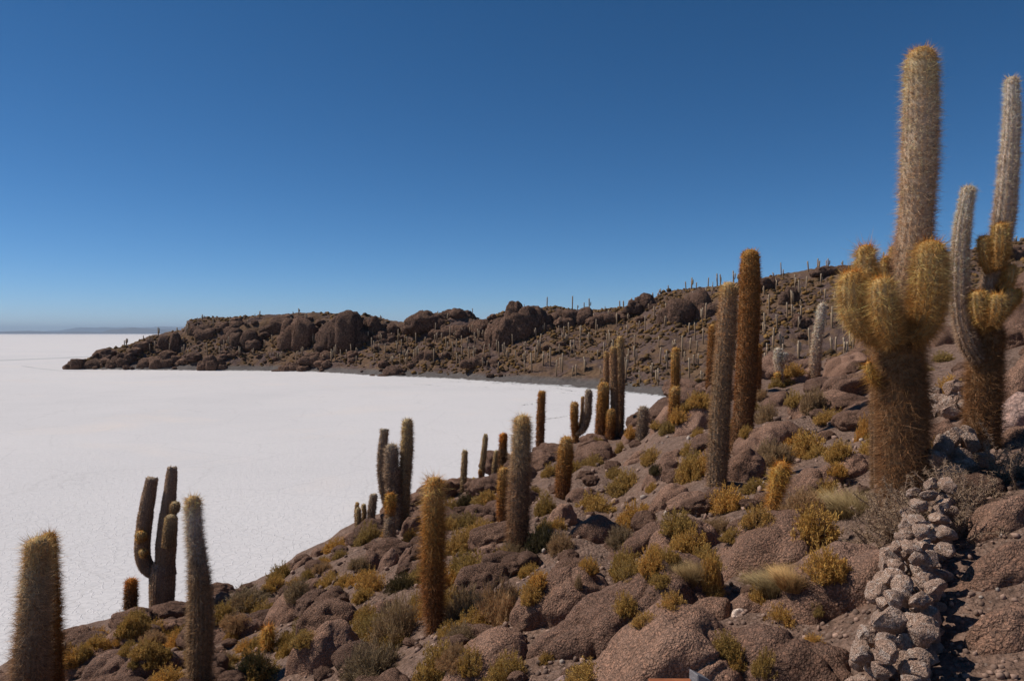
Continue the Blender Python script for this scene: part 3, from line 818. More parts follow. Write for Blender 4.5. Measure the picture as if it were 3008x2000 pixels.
# up on the ridge to the right
cactus('leaning white-topped cactus on the ridge left of the giant', (2394, 1070), [
    ('stem', [(2394, 1070), (2400, 1000), (2410, 940), (2417, 889)], [36, 34, 30, 26], 'white')], d=27, short='leaning white-topped cactus')
cactus('small woolly white two-headed cactus with an orange foot on the ridge', (2290, 1116), [
    ('stem', [(2290, 1114), (2288, 1080), (2285, 1050), (2286, 1020)], [26, 26, 28, 26], 'white', {'slen': 0.06}),
    ('arm', [(2292, 1072), (2304, 1058), (2307, 1034)], [14, 20, 20], 'white', {'dz': -0.1}),
    ('bud', [(2284, 1116), (2284, 1104), (2284, 1092)], [20, 26, 22], 'baby', {'dz': -0.2})], d=27)
for bx_, by_, w_, lb in ((2028, 1178, 20, 'tiny round golden cactus ball on the knoll, left one of two'), (2053, 1166, 22, 'tiny round golden cactus ball on the knoll, right one of two'),
                         (2217, 1186, 22, 'tiny orange cactus tuft at the foot of the big pair')):
    cactus(lb, (bx_, by_), [('stem', [(bx_, by_), (bx_, by_ - w_ * 0.5), (bx_, by_ - w_)], [w_ * 0.9, w_, w_ * 0.9], 'baby')], d=24)
print('SPINES', NSP[0])

# ------------------------------------------------------------------ boulders
def rock_verts(seed, size, level, lump=0.32, feat=0.9, block=0.0, crack=0.03):
    """rounded knobbly boulder of half-extents `size`; lumps with creases, metre-scaled so all rocks share one grain"""
    v, f = ico(level)
    r_ = np.random.default_rng(seed)
    off = r_.random(3) * 60
    sz = np.array(size, float)
    m = float(np.mean(sz))
    if block: v = np.sign(v) * np.abs(v) ** (1 - block)
    p = v * sz
    shape = 0.22 * fbm(v * 1.1 + off, 2)
    q = p / feat
    d1 = billow(q * 1.1 + off, 2, 0.45)
    d2 = billow(q * 4.2 + off * 1.7, 2, 0.5)
    d3 = fbm(q * 15 + off * 2.1, 2)
    ck = np.abs(perlin(q * 0.9 + off * 3.3))
    amp = lump * min(feat, 1.6 * m)
    disp = amp * 0.66 * d1 + amp * 0.10 * d2 + amp * 0.03 * d3 - crack * np.exp(-(ck / 0.022) ** 2) * min(1, m * 2)
    nrm = v / sz; nrm /= np.linalg.norm(nrm, axis=1)[:, None]
    p = p * (1 + shape[:, None]) + nrm * disp[:, None]
    return p, f

BOULDERS = []
BV = []
def boulder(label, px, pyb, w, h, mat=None, d=None, level=None, seed=None, depth=0.85, rot=0.0, lump=0.30, feat=0.9, sink=0.35, drape=0.8, name='boulder', cat='boulder', group=None):
    if d is None: d = hit_near(px, pyb)
    seed = int(px * 3 + pyb * 5) if seed is None else seed
    if level is None: level = 6 if w >= 200 else 5
    rx = w * d / FPX * 0.5
    ry = rx * depth
    dc = d + ry * 0.75
    u, wt = ray(px, pyb - h)
    x = u * dc
    zg = zn(x, dc)
    ztop = EYE + wt * dc
    H = min(max(ztop - zg, 0.20 * rx), 0.62 * rx if h < w * 0.8 else 1.1 * rx)
    zc = zg - sink * H
    rz = zg + H - zc
    p, f = rock_verts(seed, (rx, ry, rz), level, lump, feat)
    if rot:
        c, s_ = math.cos(rot), math.sin(rot)
        p = p @ np.array([[c, 0, -s_], [0, 1, 0], [s_, 0, c]])
    p[:, 2] += drape * (z_near(x + p[:, 0], dc + p[:, 1], False) - float(z_near(np.array([x]), np.array([dc]), False)[0]))
    o = link(name, make_mesh(name, p, tris=f, mats=[mat or M_ROCK]), None, (x, dc, zc))
    BV.append((p + np.array([x, dc, zc]), f))
    tag(o, label, cat, group)
    BOULDERS.append((x, dc, max(rx, ry), px, pyb))
    return o

BL = [
    # label, px, bottom, width, height, options
    ('big dark humped boulder right of the golden-headed cactus', 1660, 1810, 300, 225, {'rot': 0.16, 'depth': 0.6, 'feat': 1.1}),
    ('broad knobbly bedrock slab below the big humped boulder', 1850, 1905, 560, 215, {'depth': 0.8, 'sink': 0.6}),
    ('cracked bedrock slab at the bottom edge behind the wooden sign', 1960, 2090, 600, 260, {'depth': 0.8, 'sink': 0.6}),
    ('flat-topped brown boulder at the bottom centre by golden shrubs', 1400, 2012, 340, 155, {'depth': 0.8, 'sink': 0.5}),
    ('large smooth whaleback boulder in the right foreground above straw grass', 2275, 1690, 390, 195, {'depth': 1.0, 'feat': 1.4, 'lump': 0.2, 'sink': 0.5}),
    ('long sloping bedrock slab running up to the stone wall', 2440, 1825, 420, 235, {'depth': 1.0, 'feat': 1.2, 'lump': 0.24, 'sink': 0.6}),
    ('coarse crumbly bedrock slab at the bottom left of the stone wall', 2310, 2050, 460, 230, {'depth': 0.8, 'sink': 0.6}),
    ('rounded bedrock hump left of the large whaleback boulder', 2000, 1645, 225, 158, {'sink': 0.5}),
    ('split brown block with a dark shaded face beside golden tufts', 2085, 1820, 140, 80, {}),
    ('small hump of rock above the split brown block', 2185, 1795, 155, 100, {'sink': 0.5}),
    ('long whaleback boulder right of the tallest cactus of the pair', 2275, 1335, 235, 120, {'depth': 0.7, 'feat': 1.3, 'lump': 0.22}),
    ('squat boulder at the foot of the big pair', 2186, 1412, 104, 86, {}),
    ('angular boulder casting a wedge of shade left of the giant trunk', 2484, 1402, 156, 112, {}),
    ('shaded boulder behind the short golden young cactus', 2392, 1448, 154, 106, {}),
    ('big folded boulder on the ridge left of the giant cactus', 2415, 1214, 200, 128, {'feat': 1.6}),
    ('rumpled pale-veined rock on the ridge touching the giant cactus', 2522, 1230, 150, 95, {'feat': 1.3}),
    ('rounded boulder on the crest beside the leaning white-topped cactus', 2492, 1098, 138, 92, {'feat': 1.6}),
    ('pointed boulder on the crest right of the woolly two-headed cactus', 2350, 1122, 98, 66, {'feat': 1.6}),
    ('flat boulder on the crest below the woolly two-headed cactus', 2282, 1194, 110, 64, {'feat': 1.6}),
    ('bald boulder at the brow behind the short grey cactus', 1890, 1274, 124, 98, {'feat': 1.7}),
    ('tall rock of the knoll behind the golden two-jointed cactus', 1962, 1248, 96, 126, {'feat': 1.8}),
    ('rock of the knoll between the golden cactus and the big pair', 2052, 1262, 128, 112, {'feat': 1.7}),
    ('upper rock of the knoll reaching the far slope', 2010, 1180, 90, 62, {'feat': 1.6}),
    ('small round rock in front of the short grey cactus', 1866, 1358, 68, 46, {}),
    ('pair-foot rock with a dark shaded end left of the big pair', 1972, 1360, 82, 50, {}),
    ('broad low rock left of the big pair above ochre shrubs', 1942, 1405, 122, 66, {}),
    ('low rock in the middle of the slope left of the big pair', 1966, 1484, 108, 72, {}),
    ('bumpy ledge of rock above the bedrock hump', 2016, 1506, 120, 58, {}),
    ('pink-edged rock behind pale grass left of the giant', 2470, 1482, 66, 62, {}),
    ('rounded boulder below the stocky golden-brown cactus', 1712, 1474, 100, 60, {}),
    ('upright cracked boulder half covered by a golden shrub', 1653, 1540, 80, 78, {}),
    ('row of dark undercut rocks above the big humped boulder', 1742, 1586, 142, 70, {}),
    ('sloping rock mass right of the big humped boulder', 1884, 1636, 196, 148, {'sink': 0.5}),
    ('mossy brown rock left of the shaggy pale-topped cactus', 1432, 1642, 92, 48, {}),
    ('dark rock behind the thin golden-brown cactus', 1436, 1504, 56, 48, {}),
    ('low dark rock under the slim straight cactus', 1420, 1545, 74, 40, {}),
    ('wide flat boulder at the lower left edge of the slope', 392, 2018, 330, 132, {'depth': 0.9, 'sink': 0.5}),
    ('round dark boulder in front of the old forked cactus, left one', 372, 1890, 150, 84, {}),
    ('round dark boulder in front of the old forked cactus, right one', 488, 1866, 112, 74, {}),
    ('sloping boulder right of the brown cactus stump', 256, 1968, 136, 92, {}),
    ('lumpy boulder right of the woolly-headed dark cactus', 700, 1874, 172, 96, {}),
    ('small egg-shaped rock right of the woolly-headed dark cactus', 653, 1948, 68, 76, {}),
    ('brow boulder with a shaded front above the baby cactus', 850, 1820, 148, 122, {}),
    ('small rock on the brow right of the woolly head', 652, 1782, 58, 54, {}),
    ('prominent dark triangular boulder left of the golden-headed cactus', 948, 1962, 212, 198, {'depth': 0.7, 'lump': 0.24, 'feat': 1.2}),
    ('upright rock left of the two-jointed young cactus', 1084, 1680, 80, 90, {}),
    ('rock at the foot of the two-jointed young cactus', 1143, 1660, 62, 54, {}),
    ('smooth rock right of the two-jointed young cactus', 1202, 1650, 66, 66, {}),
    ('round brown boulder on the brow below the cactus fingers', 967, 1698, 76, 50, {}),
    ('dark boulder on the brow just left of the cactus fingers', 1016, 1604, 64, 48, {}),
    ('rock capping the brow above the triangular boulder', 826, 1704, 62, 44, {}),
    ('black shaded rock at the foot of the three grey stems', 1206, 1566, 68, 58, {}),
    ('low bumpy rock in the dry brush left of the golden-headed cactus', 1126, 1798, 96, 58, {}),
    ('small knob of rock on the brow among yellow tufts', 890, 1660, 60, 40, {}),
    ('dark knob of rock on the brow by the bay', 936, 1632, 58, 40, {}),
    ('brown rock in the hollow below the brow tufts', 905, 1736, 70, 44, {}),
    ('big pale-footed rock slab at the right edge behind the tall cactus', 3030, 1265, 210, 250, {'depth': 0.6, 'feat': 1.4, 'd': 9.2}),
    ('rounded rock at the right edge below the pale-footed slab', 2990, 1400, 150, 150, {'depth': 0.7, 'd': 8.0}),
    ('smooth rock mound right of the wall above the path', 2960, 1715, 270, 190, {'depth': 0.6, 'feat': 1.3, 'lump': 0.18, 'sink': 0.6}),
    ('flat rock shelf right of the thorny brush', 2950, 1555, 200, 80, {'depth': 0.6, 'sink': 0.5}),
    ('grey dusty rock hump at the lower right corner of the path', 2970, 1900, 260, 150, {'depth': 0.7, 'feat': 1.3, 'lump': 0.13, 'sink': 0.8}),
    ('dark rock showing between the two big right-hand cacti', 2775, 1010, 90, 90, {'feat': 1.6}),
    ('brown rock face between the giant and the right-hand cactus', 2760, 1320, 120, 130, {'feat': 1.1}),
    ('sunlit rock on the slope above the right-hand wall stones', 2830, 1120, 110, 80, {'feat': 1.3}),
    ('rock with an overhang high at the right edge', 2990, 960, 120, 110, {'feat': 1.6}),
]
for lb, px, pb, w, h, op in BL:
    boulder(lb, px, pb, w, h, **op)
boulder('pale pink rock exposed under the edge of the broad slab', 1643, 1930, 104, 118, M_PINK, d=hit_near(1643, 1930) - 0.75, level=5, lump=0.12, feat=0.5, name='pink_rock', cat='rock')
boulder('pale chalky rock at the right edge behind the tall cactus', 2985, 1262, 150, 120, M_PINK, d=8.6, level=5, lump=0.22, feat=0.6, name='pale_rock', cat='rock')
boulder('small white stone lying on gravel right of the golden-headed cactus', 1275, 1898, 26, 18, M_STONE, level=3, lump=0.1, feat=0.2, name='white_stone', cat='stone')
boulder('small pale broken stone beside the split brown block', 2170, 1812, 36, 34, M_STONE, level=4, lump=0.15, feat=0.3, name='pale_stone', cat='stone')
boulder('small flat brown stone lying on the long sloping slab', 2388, 1808, 48, 24, M_STONE, level=4, lump=0.15, feat=0.3, d=hit_near(2388, 1816) - 0.1, name='flat_stone', cat='stone')

LAND += [('dark triangular boulder', 948, 1962), ('big humped boulder', 1660, 1810), ('large whaleback boulder', 2275, 1690), ('split brown block', 2085, 1820), ('pale pink rock', 1643, 1930)]
ADJ = {'gold': 'golden shrub', 'olive': 'olive-yellow shrub', 'dry': 'dry brown bush', 'straw': 'tuft of straw-pale grass', 'dark': 'dark-toned green shrub', 'rock': 'rounded brown boulder'}
used = {}
def place_label(kind, px, py, w):
    best = sorted(LAND, key=lambda q: (q[1] - px) ** 2 + ((q[2] - py) * 1.3) ** 2)
    size = 'big ' if w > 130 else ('small ' if w < 62 else '')
    for q in best[:10]:
        dx, dy = px - q[1], py - q[2]
        dist = math.hypot(dx, dy)
        rel = ('right of' if dx > 0 else 'left of') if abs(dx) > abs(dy) * 0.9 else ('in front of' if dy > 0 else 'behind')
        near = 'close ' if dist < 110 else ('' if dist < 240 else 'well ')
        for nm in (f'{size}{ADJ[kind]} {near}{rel} the {q[0]}', f'{size}{ADJ[kind]} {near}{"lower and " if dy > 40 else ("higher and " if dy < -40 else "level and ")}{"right" if dx > 0 else "left"} of the {q[0]}'):
            if nm not in used:
                used[nm] = 1
                return nm
    return None
def too_close(x, y, r, k=0.75):
    for (bx, by, br, _, _) in BOULDERS:
        if (x - bx) ** 2 + (y - by) ** 2 < (k * (br + r)) ** 2: return True
    for (cx, cy, d) in CACTI_PIX:
        q = P(cx, cy, d)
        if (x - q.x) ** 2 + (y - q.y) ** 2 < (r + 0.12) ** 2: return True
    return False
def in_path(px, py):
    return px > 2420 and py > 1500

# ray casting on the slope and the boulders, so that plants stand on what the photograph shows them on
from mathutils.bvhtree import BVHTree
def build_bvh():
    gx_ = np.linspace(-26, 34, 260); gy_ = np.linspace(0.5, 44, 260)
    X, Y = np.meshgrid(gx_, gy_); Z = z_near(X, Y)
    V = [np.stack([X.ravel(), Y.ravel(), Z.ravel()], 1)]; q = grid_tris(260, 260)
    F = [np.concatenate([q[:, [0, 1, 2]], q[:, [0, 2, 3]]])]; n = len(V[0])
    for p, f in BV:
        V.append(p); F.append(f + n); n += len(p)
    return BVHTree.FromPolygons(np.concatenate(V).tolist(), np.concatenate(F).tolist(), all_triangles=True)
BVH = build_bvh()
def hit(px, py):
    u, w = ray(px, py)
    dv = Vector((u, 1.0, w)); loc, nrm, i, dist = BVH.ray_cast(Vector((0, 0, EYE)), dv.normalized(), 80.0)
    return loc
def drop(x, y):
    loc, nrm, i, dist = BVH.ray_cast(Vector((x, y, EYE + 8)), Vector((0, 0, -1)), 60.0)
    return loc.z if loc is not None else zn(x, y)
# ------------------------------------------------------------------ dry stone wall
wall_root = empty('dry_stone_wall', P(2640, 1900, 4.4))
tag(wall_root, 'low dry stone wall of pale rough stones running beside the path', 'wall')
STONES = []
for k in range(12):
    r_ = np.random.default_rng(1200 + k)
    p, f = rock_verts(1300 + k, (1.0, 0.55 + 0.4 * r_.random(), 0.55 + 0.3 * r_.random()), 4, 0.12, 0.8, crack=0.0)
    # a few flat broken faces
    for j in range(8):
        nv = r_.normal(size=3); nv /= np.linalg.norm(nv); lim = r_.uniform(0.40, 0.68)
        dd = p @ nv; over = np.maximum(dd - lim, 0); p = p - np.outer(over * 0.94, nv)
    p = p + (ico(4)[0] * (0.05 * billow(p * 2.6 + k, 2) + 0.03 * fbm(p * 9 + k, 2))[:, None])
    STONES.append(make_mesh('stone', p, tris=f, mats=[M_STONE]))
def wall_run(pix, height, width, rows, size, seed, root):
    r_ = np.random.default_rng(seed)
    pts = []
    for px, py, d in pix:
        u, _ = ray(px, py); pts.append((u * d, d))
    pts = np.array(pts); s = np.concatenate([[0], np.cumsum(np.linalg.norm(np.diff(pts, axis=0), axis=1))])
    og = np.array(root.location)
    for row in range(rows):
        q = 0.0
        hz = height / rows
        while q < s[-1]:
            sz = size * r_.uniform(0.7, 1.35)
            for side in ((-1, 1) if row < rows - 1 else (0,)):
                if row == rows - 1 and r_.random() < 0.15: continue
                x = float(np.interp(q, s, pts[:, 0])); y = float(np.interp(q, s, pts[:, 1]))
                i = min(max(np.searchsorted(s, q) - 1, 0), len(pts) - 2); t = pts[i + 1] - pts[i]; t = t / np.linalg.norm(t)
                off = side * width * 0.5 * (1 - 0.25 * row / rows) + r_.normal(0, 0.03)
                x += t[1] * off; y += -t[0] * off
                g = zn(x, y)
                z = g + hz * (row + 0.45) + r_.normal(0, 0.02)
                o = link('stone', STONES[int(r_.integers(12))], root, (x - og[0], y - og[1], z - og[2]))
                ss = sz * (0.98 if row == rows - 1 else 0.84)
                o.scale = (ss * r_.uniform(0.85, 1.15), ss * r_.uniform(0.9, 1.2), ss * r_.uniform(0.75, 1.1)); o.rotation_euler = (r_.normal(0, 0.35), r_.normal(0, 0.35), r_.uniform(0, 6.28))
            q += sz * 1.55
WALL_PIX = [(2560, 2180, 3.1), (2606, 2010, 3.55), (2650, 1850, 4.15), (2690, 1710, 4.9), (2735, 1590, 5.7)]
wall_run(WALL_PIX, 0.36, 0.22, 5, 0.080, 5, wall_root)
up_wall = empty('dry_stone_wall', P(2790, 1420, 6.9))
tag(up_wall, 'short ruined stretch of stone wall between the two tall right-hand cacti', 'wall')
wall_run([(2752, 1500, 6.5), (2790, 1420, 6.9), (2840, 1375, 7.0), (2868, 1360, 7.1)], 0.42, 0.2, 3, 0.13, 8, up_wall)
hi_wall = empty('dry_stone_wall', P(2790, 1200, 10.5))
tag(hi_wall, 'pale tumbled wall stones higher up between the giant and its right neighbour', 'wall')
wall_run([(2738, 1200, 10.2), (2780, 1215, 10.0), (2830, 1240, 9.6)], 0.42, 0.2, 3, 0.15, 13, hi_wall)

# ------------------------------------------------------------------ shrubs and grass
def mat_leaf(name, c1, c2, trans=0.3):
    t = NT(name)
    oi = t.n('ShaderNodeObjectInfo')
    tc = t.n('ShaderNodeTexCoord').outputs['Object']
    a = t.n('ShaderNodeAttribute'); a.attribute_name = 'Col'
    n = t.noise(tc, 3.0, 3, 0.6)
    col = t.mix(t.ramp(n, [(0.3, 0.0), (0.7, 1.0)]), c1, c2)
    col = t.mix(1.0, col, a.outputs['Color'], 'MULTIPLY')
    col = t.mix(1.0, col, t.ramp(oi.outputs['Random'], [(0.0, (0.72, 0.76, 0.8)), (0.5, (1.0, 1.0, 1.0)), (1.0, (1.25, 1.12, 1.0))]), 'MULTIPLY')
    p = t.princ(col, 0.7, None, 0.15)
    tr = t.n('ShaderNodeBsdfTranslucent'); t.l(col, tr.inputs['Color'])
    mx = t.n('ShaderNodeMixShader'); mx.inputs[0].default_value = trans
    t.l(p.outputs[0], mx.inputs[1]); t.l(tr.outputs[0], mx.inputs[2])
    return t.done(mx.outputs[0])
ML = {'gold': mat_leaf('leaves_gold', (0.44, 0.26, 0.066), (0.60, 0.38, 0.122)),
      'olive': mat_leaf('leaves_olive', (0.39, 0.245, 0.075), (0.57, 0.375, 0.13)),
      'dry': mat_leaf('leaves_dry', (0.30, 0.195, 0.10), (0.47, 0.32, 0.18)),
      'straw': mat_leaf('grass_straw', (0.36, 0.245, 0.115), (0.52, 0.37, 0.18)),
      'dark': mat_leaf('leaves_dark_and_shaded', (0.055, 0.048, 0.024), (0.11, 0.085, 0.035))}  # dark leaf colour; on one shrub it stands in for cast shade
M_TWIG = mat_leaf('twig_bark', (0.12, 0.085, 0.055), (0.20, 0.14, 0.095), 0.0)

def strand_mesh(name, base, tip, width, col, mat, bend=None):
    n = len(base); d = tip - base; ln = np.linalg.norm(d, axis=1)[:, None] + 1e-9; dn = d / ln
    up = np.where(np.abs(dn[:, 2:3]) < 0.9, np.array([[0, 0, 1.0]]), np.array([[1.0, 0, 0]]))
    a = np.cross(dn, up); a /= np.linalg.norm(a, axis=1)[:, None] + 1e-9; b = np.cross(dn, a)
    w = np.asarray(width).reshape(-1, 1) * 0.5
    mid = base + d * 0.55 + (bend if bend is not None else 0)
    v = np.empty((n, 7, 3))
    for k in range(3):
        th = k * 2 * math.pi / 3; o_ = (a * math.cos(th) + b * math.sin(th)) * w
        v[:, k] = base + o_; v[:, 3 + k] = mid + o_ * 0.75
    v[:, 6] = tip
    i = (np.arange(n) * 7)[:, None]
    f = []
    for k in range(3):
        k2 = (k + 1) % 3
        f += [i + np.array([[k, k2, 3 + k2]]), i + np.array([[k, 3 + k2, 3 + k]]), i + np.array([[3 + k, 3 + k2, 6]])]
    return make_mesh(name, v.reshape(-1, 3), tris=np.concatenate(f), mats=[mat], smooth=False, col=np.repeat(col, 7, axis=0))

def leaf_mesh(name, base, dirs, ln, wd, col, mat, r_):
    """small pointed leaves: a folded kite of four triangles"""
    n = len(base)
    up = r_.normal(size=(n, 3)); a = np.cross(dirs, up); a /= np.linalg.norm(a, axis=1)[:, None] + 1e-9; b = np.cross(dirs, a)
    ln = ln.reshape(-1, 1); wd = wd.reshape(-1, 1)
    v = np.empty((n, 4, 3))
    v[:, 0] = base; v[:, 1] = base + dirs * ln * 0.5 + a * wd * 0.5 + b * wd * 0.2; v[:, 2] = base + dirs * ln; v[:, 3] = base + dirs * ln * 0.5 - a * wd * 0.5 + b * wd * 0.2
    i = (np.arange(n) * 4)[:, None]
    f = np.concatenate([i + np.array([[0, 1, 2]]), i + np.array([[0, 2, 3]])])
    return make_mesh(name, v.reshape(-1, 3), tris=f, mats=[mat], smooth=False, col=np.repeat(col, 4, axis=0))

def make_shrub(kind, seed):
    r_ = np.random.default_rng(seed)
    if kind == 'straw':
        n = 2600
        ang = r_.uniform(0, 2 * math.pi, n); rad = np.sqrt(r_.random(n)) * 0.5
        base = np.stack([np.cos(ang) * rad, np.sin(ang) * rad, np.full(n, -0.30)], 1)
        lean = r_.normal(0, 0.30, (n, 2)) + base[:, :2] * 0.9
        tip = base + np.stack([lean[:, 0], lean[:, 1], r_.uniform(0.42, 0.8, n)], 1)
        col = np.repeat((0.6 + 0.8 * r_.random(n))[:, None], 3, axis=1)
        bend = np.stack([lean[:, 0] * -0.12, lean[:, 1] * -0.12, np.full(n, 0.06)], 1)
        return None, strand_mesh('blades', base, tip, np.full(n, 0.011), col, ML['straw'], bend)
    # clumps: a shrub is several overlapping cushions of twigs
    ncl = 7 if kind != 'dry' else 5
    cl = [(0.0, 0.0, 1.0)]
    for k in range(ncl):
        a = r_.uniform(0, 6.28); q = r_.uniform(0.3, 0.68); cl.append((math.cos(a) * q, math.sin(a) * q, r_.uniform(0.42, 0.74)))
    ns = {'gold': 80, 'olive': 80, 'dry': 95, 'dark': 75}[kind]
    B_, T_ = [], []
    for cx, cy, cs in cl:
        m = int(ns * cs * cs * 1.8)
        th = r_.uniform(0, 2 * math.pi, m); ph = np.arccos(r_.uniform(0.08, 1.0, m))
        dv = np.stack([np.sin(ph) * np.cos(th), np.sin(ph) * np.sin(th), np.cos(ph) * 0.95], 1)
        L_ = cs * 0.62 * r_.uniform(0.7, 1.12, m)
        b0 = np.stack([np.full(m, cx * 0.8) + r_.normal(0, 0.05, m), np.full(m, cy * 0.8) + r_.normal(0, 0.05, m), np.full(m, -0.14)], 1)
        B_.append(b0); T_.append(b0 + dv * L_[:, None] + np.array([0, 0, 0.06]))
    base = np.concatenate(B_); tip = np.concatenate(T_); n = len(base)
    bend = r_.normal(0, 0.03, (n, 3))
    colb = np.repeat((0.7 + 0.6 * r_.random(n))[:, None], 3, axis=1)
    stems = strand_mesh('stems', base, tip, np.full(n, 0.020), colb, M_TWIG, bend)
    per = {'gold': 31, 'olive': 29, 'dry': 20, 'dark': 26}[kind]
    f = 1 - 0.62 * r_.random((n, per)) ** 1.6
    pos = base[:, None] + (tip - base)[:, None] * f[..., None] + bend[:, None] * (1 - np.abs(f[..., None] - 0.55))
    dirn = (tip - base)[:, None] + r_.normal(0, 0.42, (n, per, 3)) * 0.8
    pos = pos.reshape(-1, 3) + r_.normal(0, 0.02, (n * per, 3)); dirn = dirn.reshape(-1, 3); dirn /= np.linalg.norm(dirn, axis=1)[:, None]
    m = len(pos)
    if kind == 'dry': ln, wd = r_.uniform(0.07, 0.15, m), r_.uniform(0.010, 0.018, m)
    else: ln, wd = r_.uniform(0.035, 0.085, m), r_.uniform(0.015, 0.028, m)
    cc = (0.55 + 0.8 * r_.random(m))[:, None] * np.ones(3)
    cc = cc * np.where(r_.random(m)[:, None] < 0.15, np.array([1.15, 1.25, 1.2]), np.array([1, 1, 1.0]))
    leaves = leaf_mesh('leaves', pos, dirn, ln, wd, cc, ML[kind], r_)
    return stems, leaves
SHRUB = {k: [make_shrub(k, 70 + 10 * i + j) for j in range(4 if k in ('gold', 'olive') else 3)] for i, k in enumerate(('gold', 'olive', 'dry', 'straw', 'dark'))}
NSH = [0]
def shrub(kind, px, pyb, w, h, label=None, group=None, d=None):
    loc = hit(px, pyb - 0.12 * h)
    d = loc.y if loc is not None else hit_near(px, pyb)
    rx = w * d / FPX * 0.5
    rz = h * d / FPX / 0.66
    u, _ = ray(px, pyb)
    d2 = d + rx * 0.30
    x = u * d2; g = min(drop(x, d2), EYE + ray(px, pyb)[1] * d2 + 0.25 * rz)
    rz = max(rz, 0.75 * rx)
    st, lv = SHRUB[kind][NSH[0] % len(SHRUB[kind])]; NSH[0] += 1
    root = empty('grass_tuft' if kind == 'straw' else 'shrub', (x, d2, g - 0.02))
    root.rotation_euler = (0, 0, random.uniform(0, 6.28)); root.scale = (rx * 1.35, rx * 1.35, rz * 1.1)
    if st is not None: link('stems', st, root)
    c = link('blades' if kind == 'straw' else 'leaves', lv, root); c['kind'] = 'stuff'
    lb = label or place_label(kind, px, pyb, w)
    if lb is None: lb, group = 'low golden shrub among the boulders of the near slope', 'shrubs scattered over the near slope'
    tag(root, lb, 'grass' if kind == 'straw' else 'shrub', group or 'shrubs on the near slope')
    BOULDERS.append((x, d2, rx * 0.6, px, pyb))
SH = [('gold', 1395, 1722, 170, 98), ('olive', 1360, 1632, 115, 84), ('gold', 1437, 1590, 98, 58), ('dry', 1370, 1838, 130, 120), ('dry', 1462, 1836, 150, 140), ('dark', 1598, 1630, 92, 100),  # last shrub: shade of the shaggy cactus put into its leaf colour
      ('gold', 1602, 1520, 76, 78), ('gold', 1750, 1512, 132, 70), ('gold', 1865, 1560, 118, 80), ('gold', 1840, 1698, 110, 90), ('gold', 1915, 1690, 100, 76), ('olive', 1830, 1452, 96, 58),
      ('olive', 1975, 1788, 84, 56), ('olive', 1896, 1838, 88, 44), ('gold', 1836, 1806, 82, 62), ('gold', 1942, 1720, 72, 38), ('gold', 1290, 2010, 150, 110), ('gold', 1385, 1990, 100, 80),
      ('gold', 1495, 2014, 140, 100), ('gold', 1730, 2020, 170, 70), ('dry', 1700, 1736, 30, 56), ('dry', 1170, 1892, 150, 140), ('dry', 1085, 2006, 180, 118),
      ('gold', 1082, 1858, 108, 70), ('olive', 1092, 1738, 100, 70), ('dark', 1175, 1740, 110, 70), ('gold', 960, 1766, 132, 38), ('gold', 1068, 1766, 80, 42), ('gold', 1016, 1724, 68, 44),
      ('olive', 1085, 1600, 84, 70), ('gold', 1207, 1590, 52, 40), ('dark', 1368, 1494, 64, 52), ('gold', 1334, 1518, 54, 44), ('olive', 1426, 1484, 76, 34), ('dry', 1340, 1540, 60, 36),
      ('gold', 280, 1890, 86, 48), ('gold', 507, 1892, 72, 36), ('gold', 494, 2012, 116, 56), ('olive', 660, 1974, 78, 32), ('gold', 756, 2008, 150, 100), ('gold', 727, 1910, 80, 40),
      ('dry', 728, 1788, 160, 64), ('olive', 350, 1838, 40, 44), ('gold', 850, 1890, 50, 40), ('gold', 2395, 1604, 180, 104), ('gold', 2136, 1506, 124, 78), ('gold', 2218, 1448, 80, 46),
      ('dry', 2366, 1510, 140, 82), ('straw', 2512, 1512, 170, 80), ('gold', 2032, 1634, 122, 76), ('straw', 2026, 1700, 90, 58), ('gold', 2084, 1742, 66, 106), ('gold', 2228, 1778, 64, 74),
      ('straw', 2280, 1736, 110, 60), ('straw', 2330, 1716, 110, 56), ('straw', 2240, 1720, 90, 44), ('gold', 2250, 1994, 86, 80), ('olive', 2400, 1804, 50, 36), ('dry', 2264, 1370, 114, 82), ('gold', 2380, 1352, 116, 94), ('olive', 2442, 1244, 96, 46),
      ('dry', 2392, 1222, 82, 76), ('dry', 2250, 1250, 86, 70), ('gold', 2032, 1418, 98, 92), ('gold', 2026, 1334, 56, 38), ('gold', 2052, 1282, 46, 28), ('olive', 1842, 1442, 88, 70),
      ('gold', 1918, 1444, 50, 34), ('gold', 2538, 1300, 50, 84), ('gold', 1850, 1292, 40, 36), ('gold', 1930, 1262, 50, 24), ('dark', 1928, 1392, 50, 34), ('gold', 1822, 1330, 36, 34),
      ('gold', 2314, 1136, 54, 24), ('gold', 2790, 1170, 98, 68), ('olive', 2766, 1064, 66, 32), ('gold', 2744, 1360, 40, 76), ('gold', 1960, 1650, 70, 46), ('gold', 1925, 1640, 60, 40),
      ('gold', 905, 1700, 50, 30), ('gold', 868, 1722, 50, 26), ('gold', 950, 1660, 46, 28), ('olive', 1000, 1640, 50, 30), ('gold', 1755, 1310, 44, 30), ('gold', 1640, 1560, 60, 44),
      ('gold', 1560, 1690, 70, 40), ('dry', 1505, 1650, 110, 60), ('gold', 1895, 1500, 46, 26), ('gold', 1240, 1700, 60, 50), ('gold', 1230, 1790, 70, 60)]
for k_, px, pb, w, h in SH: shrub(k_, px, pb, w, h)
r_ = np.random.default_rng(77); cnt = 0
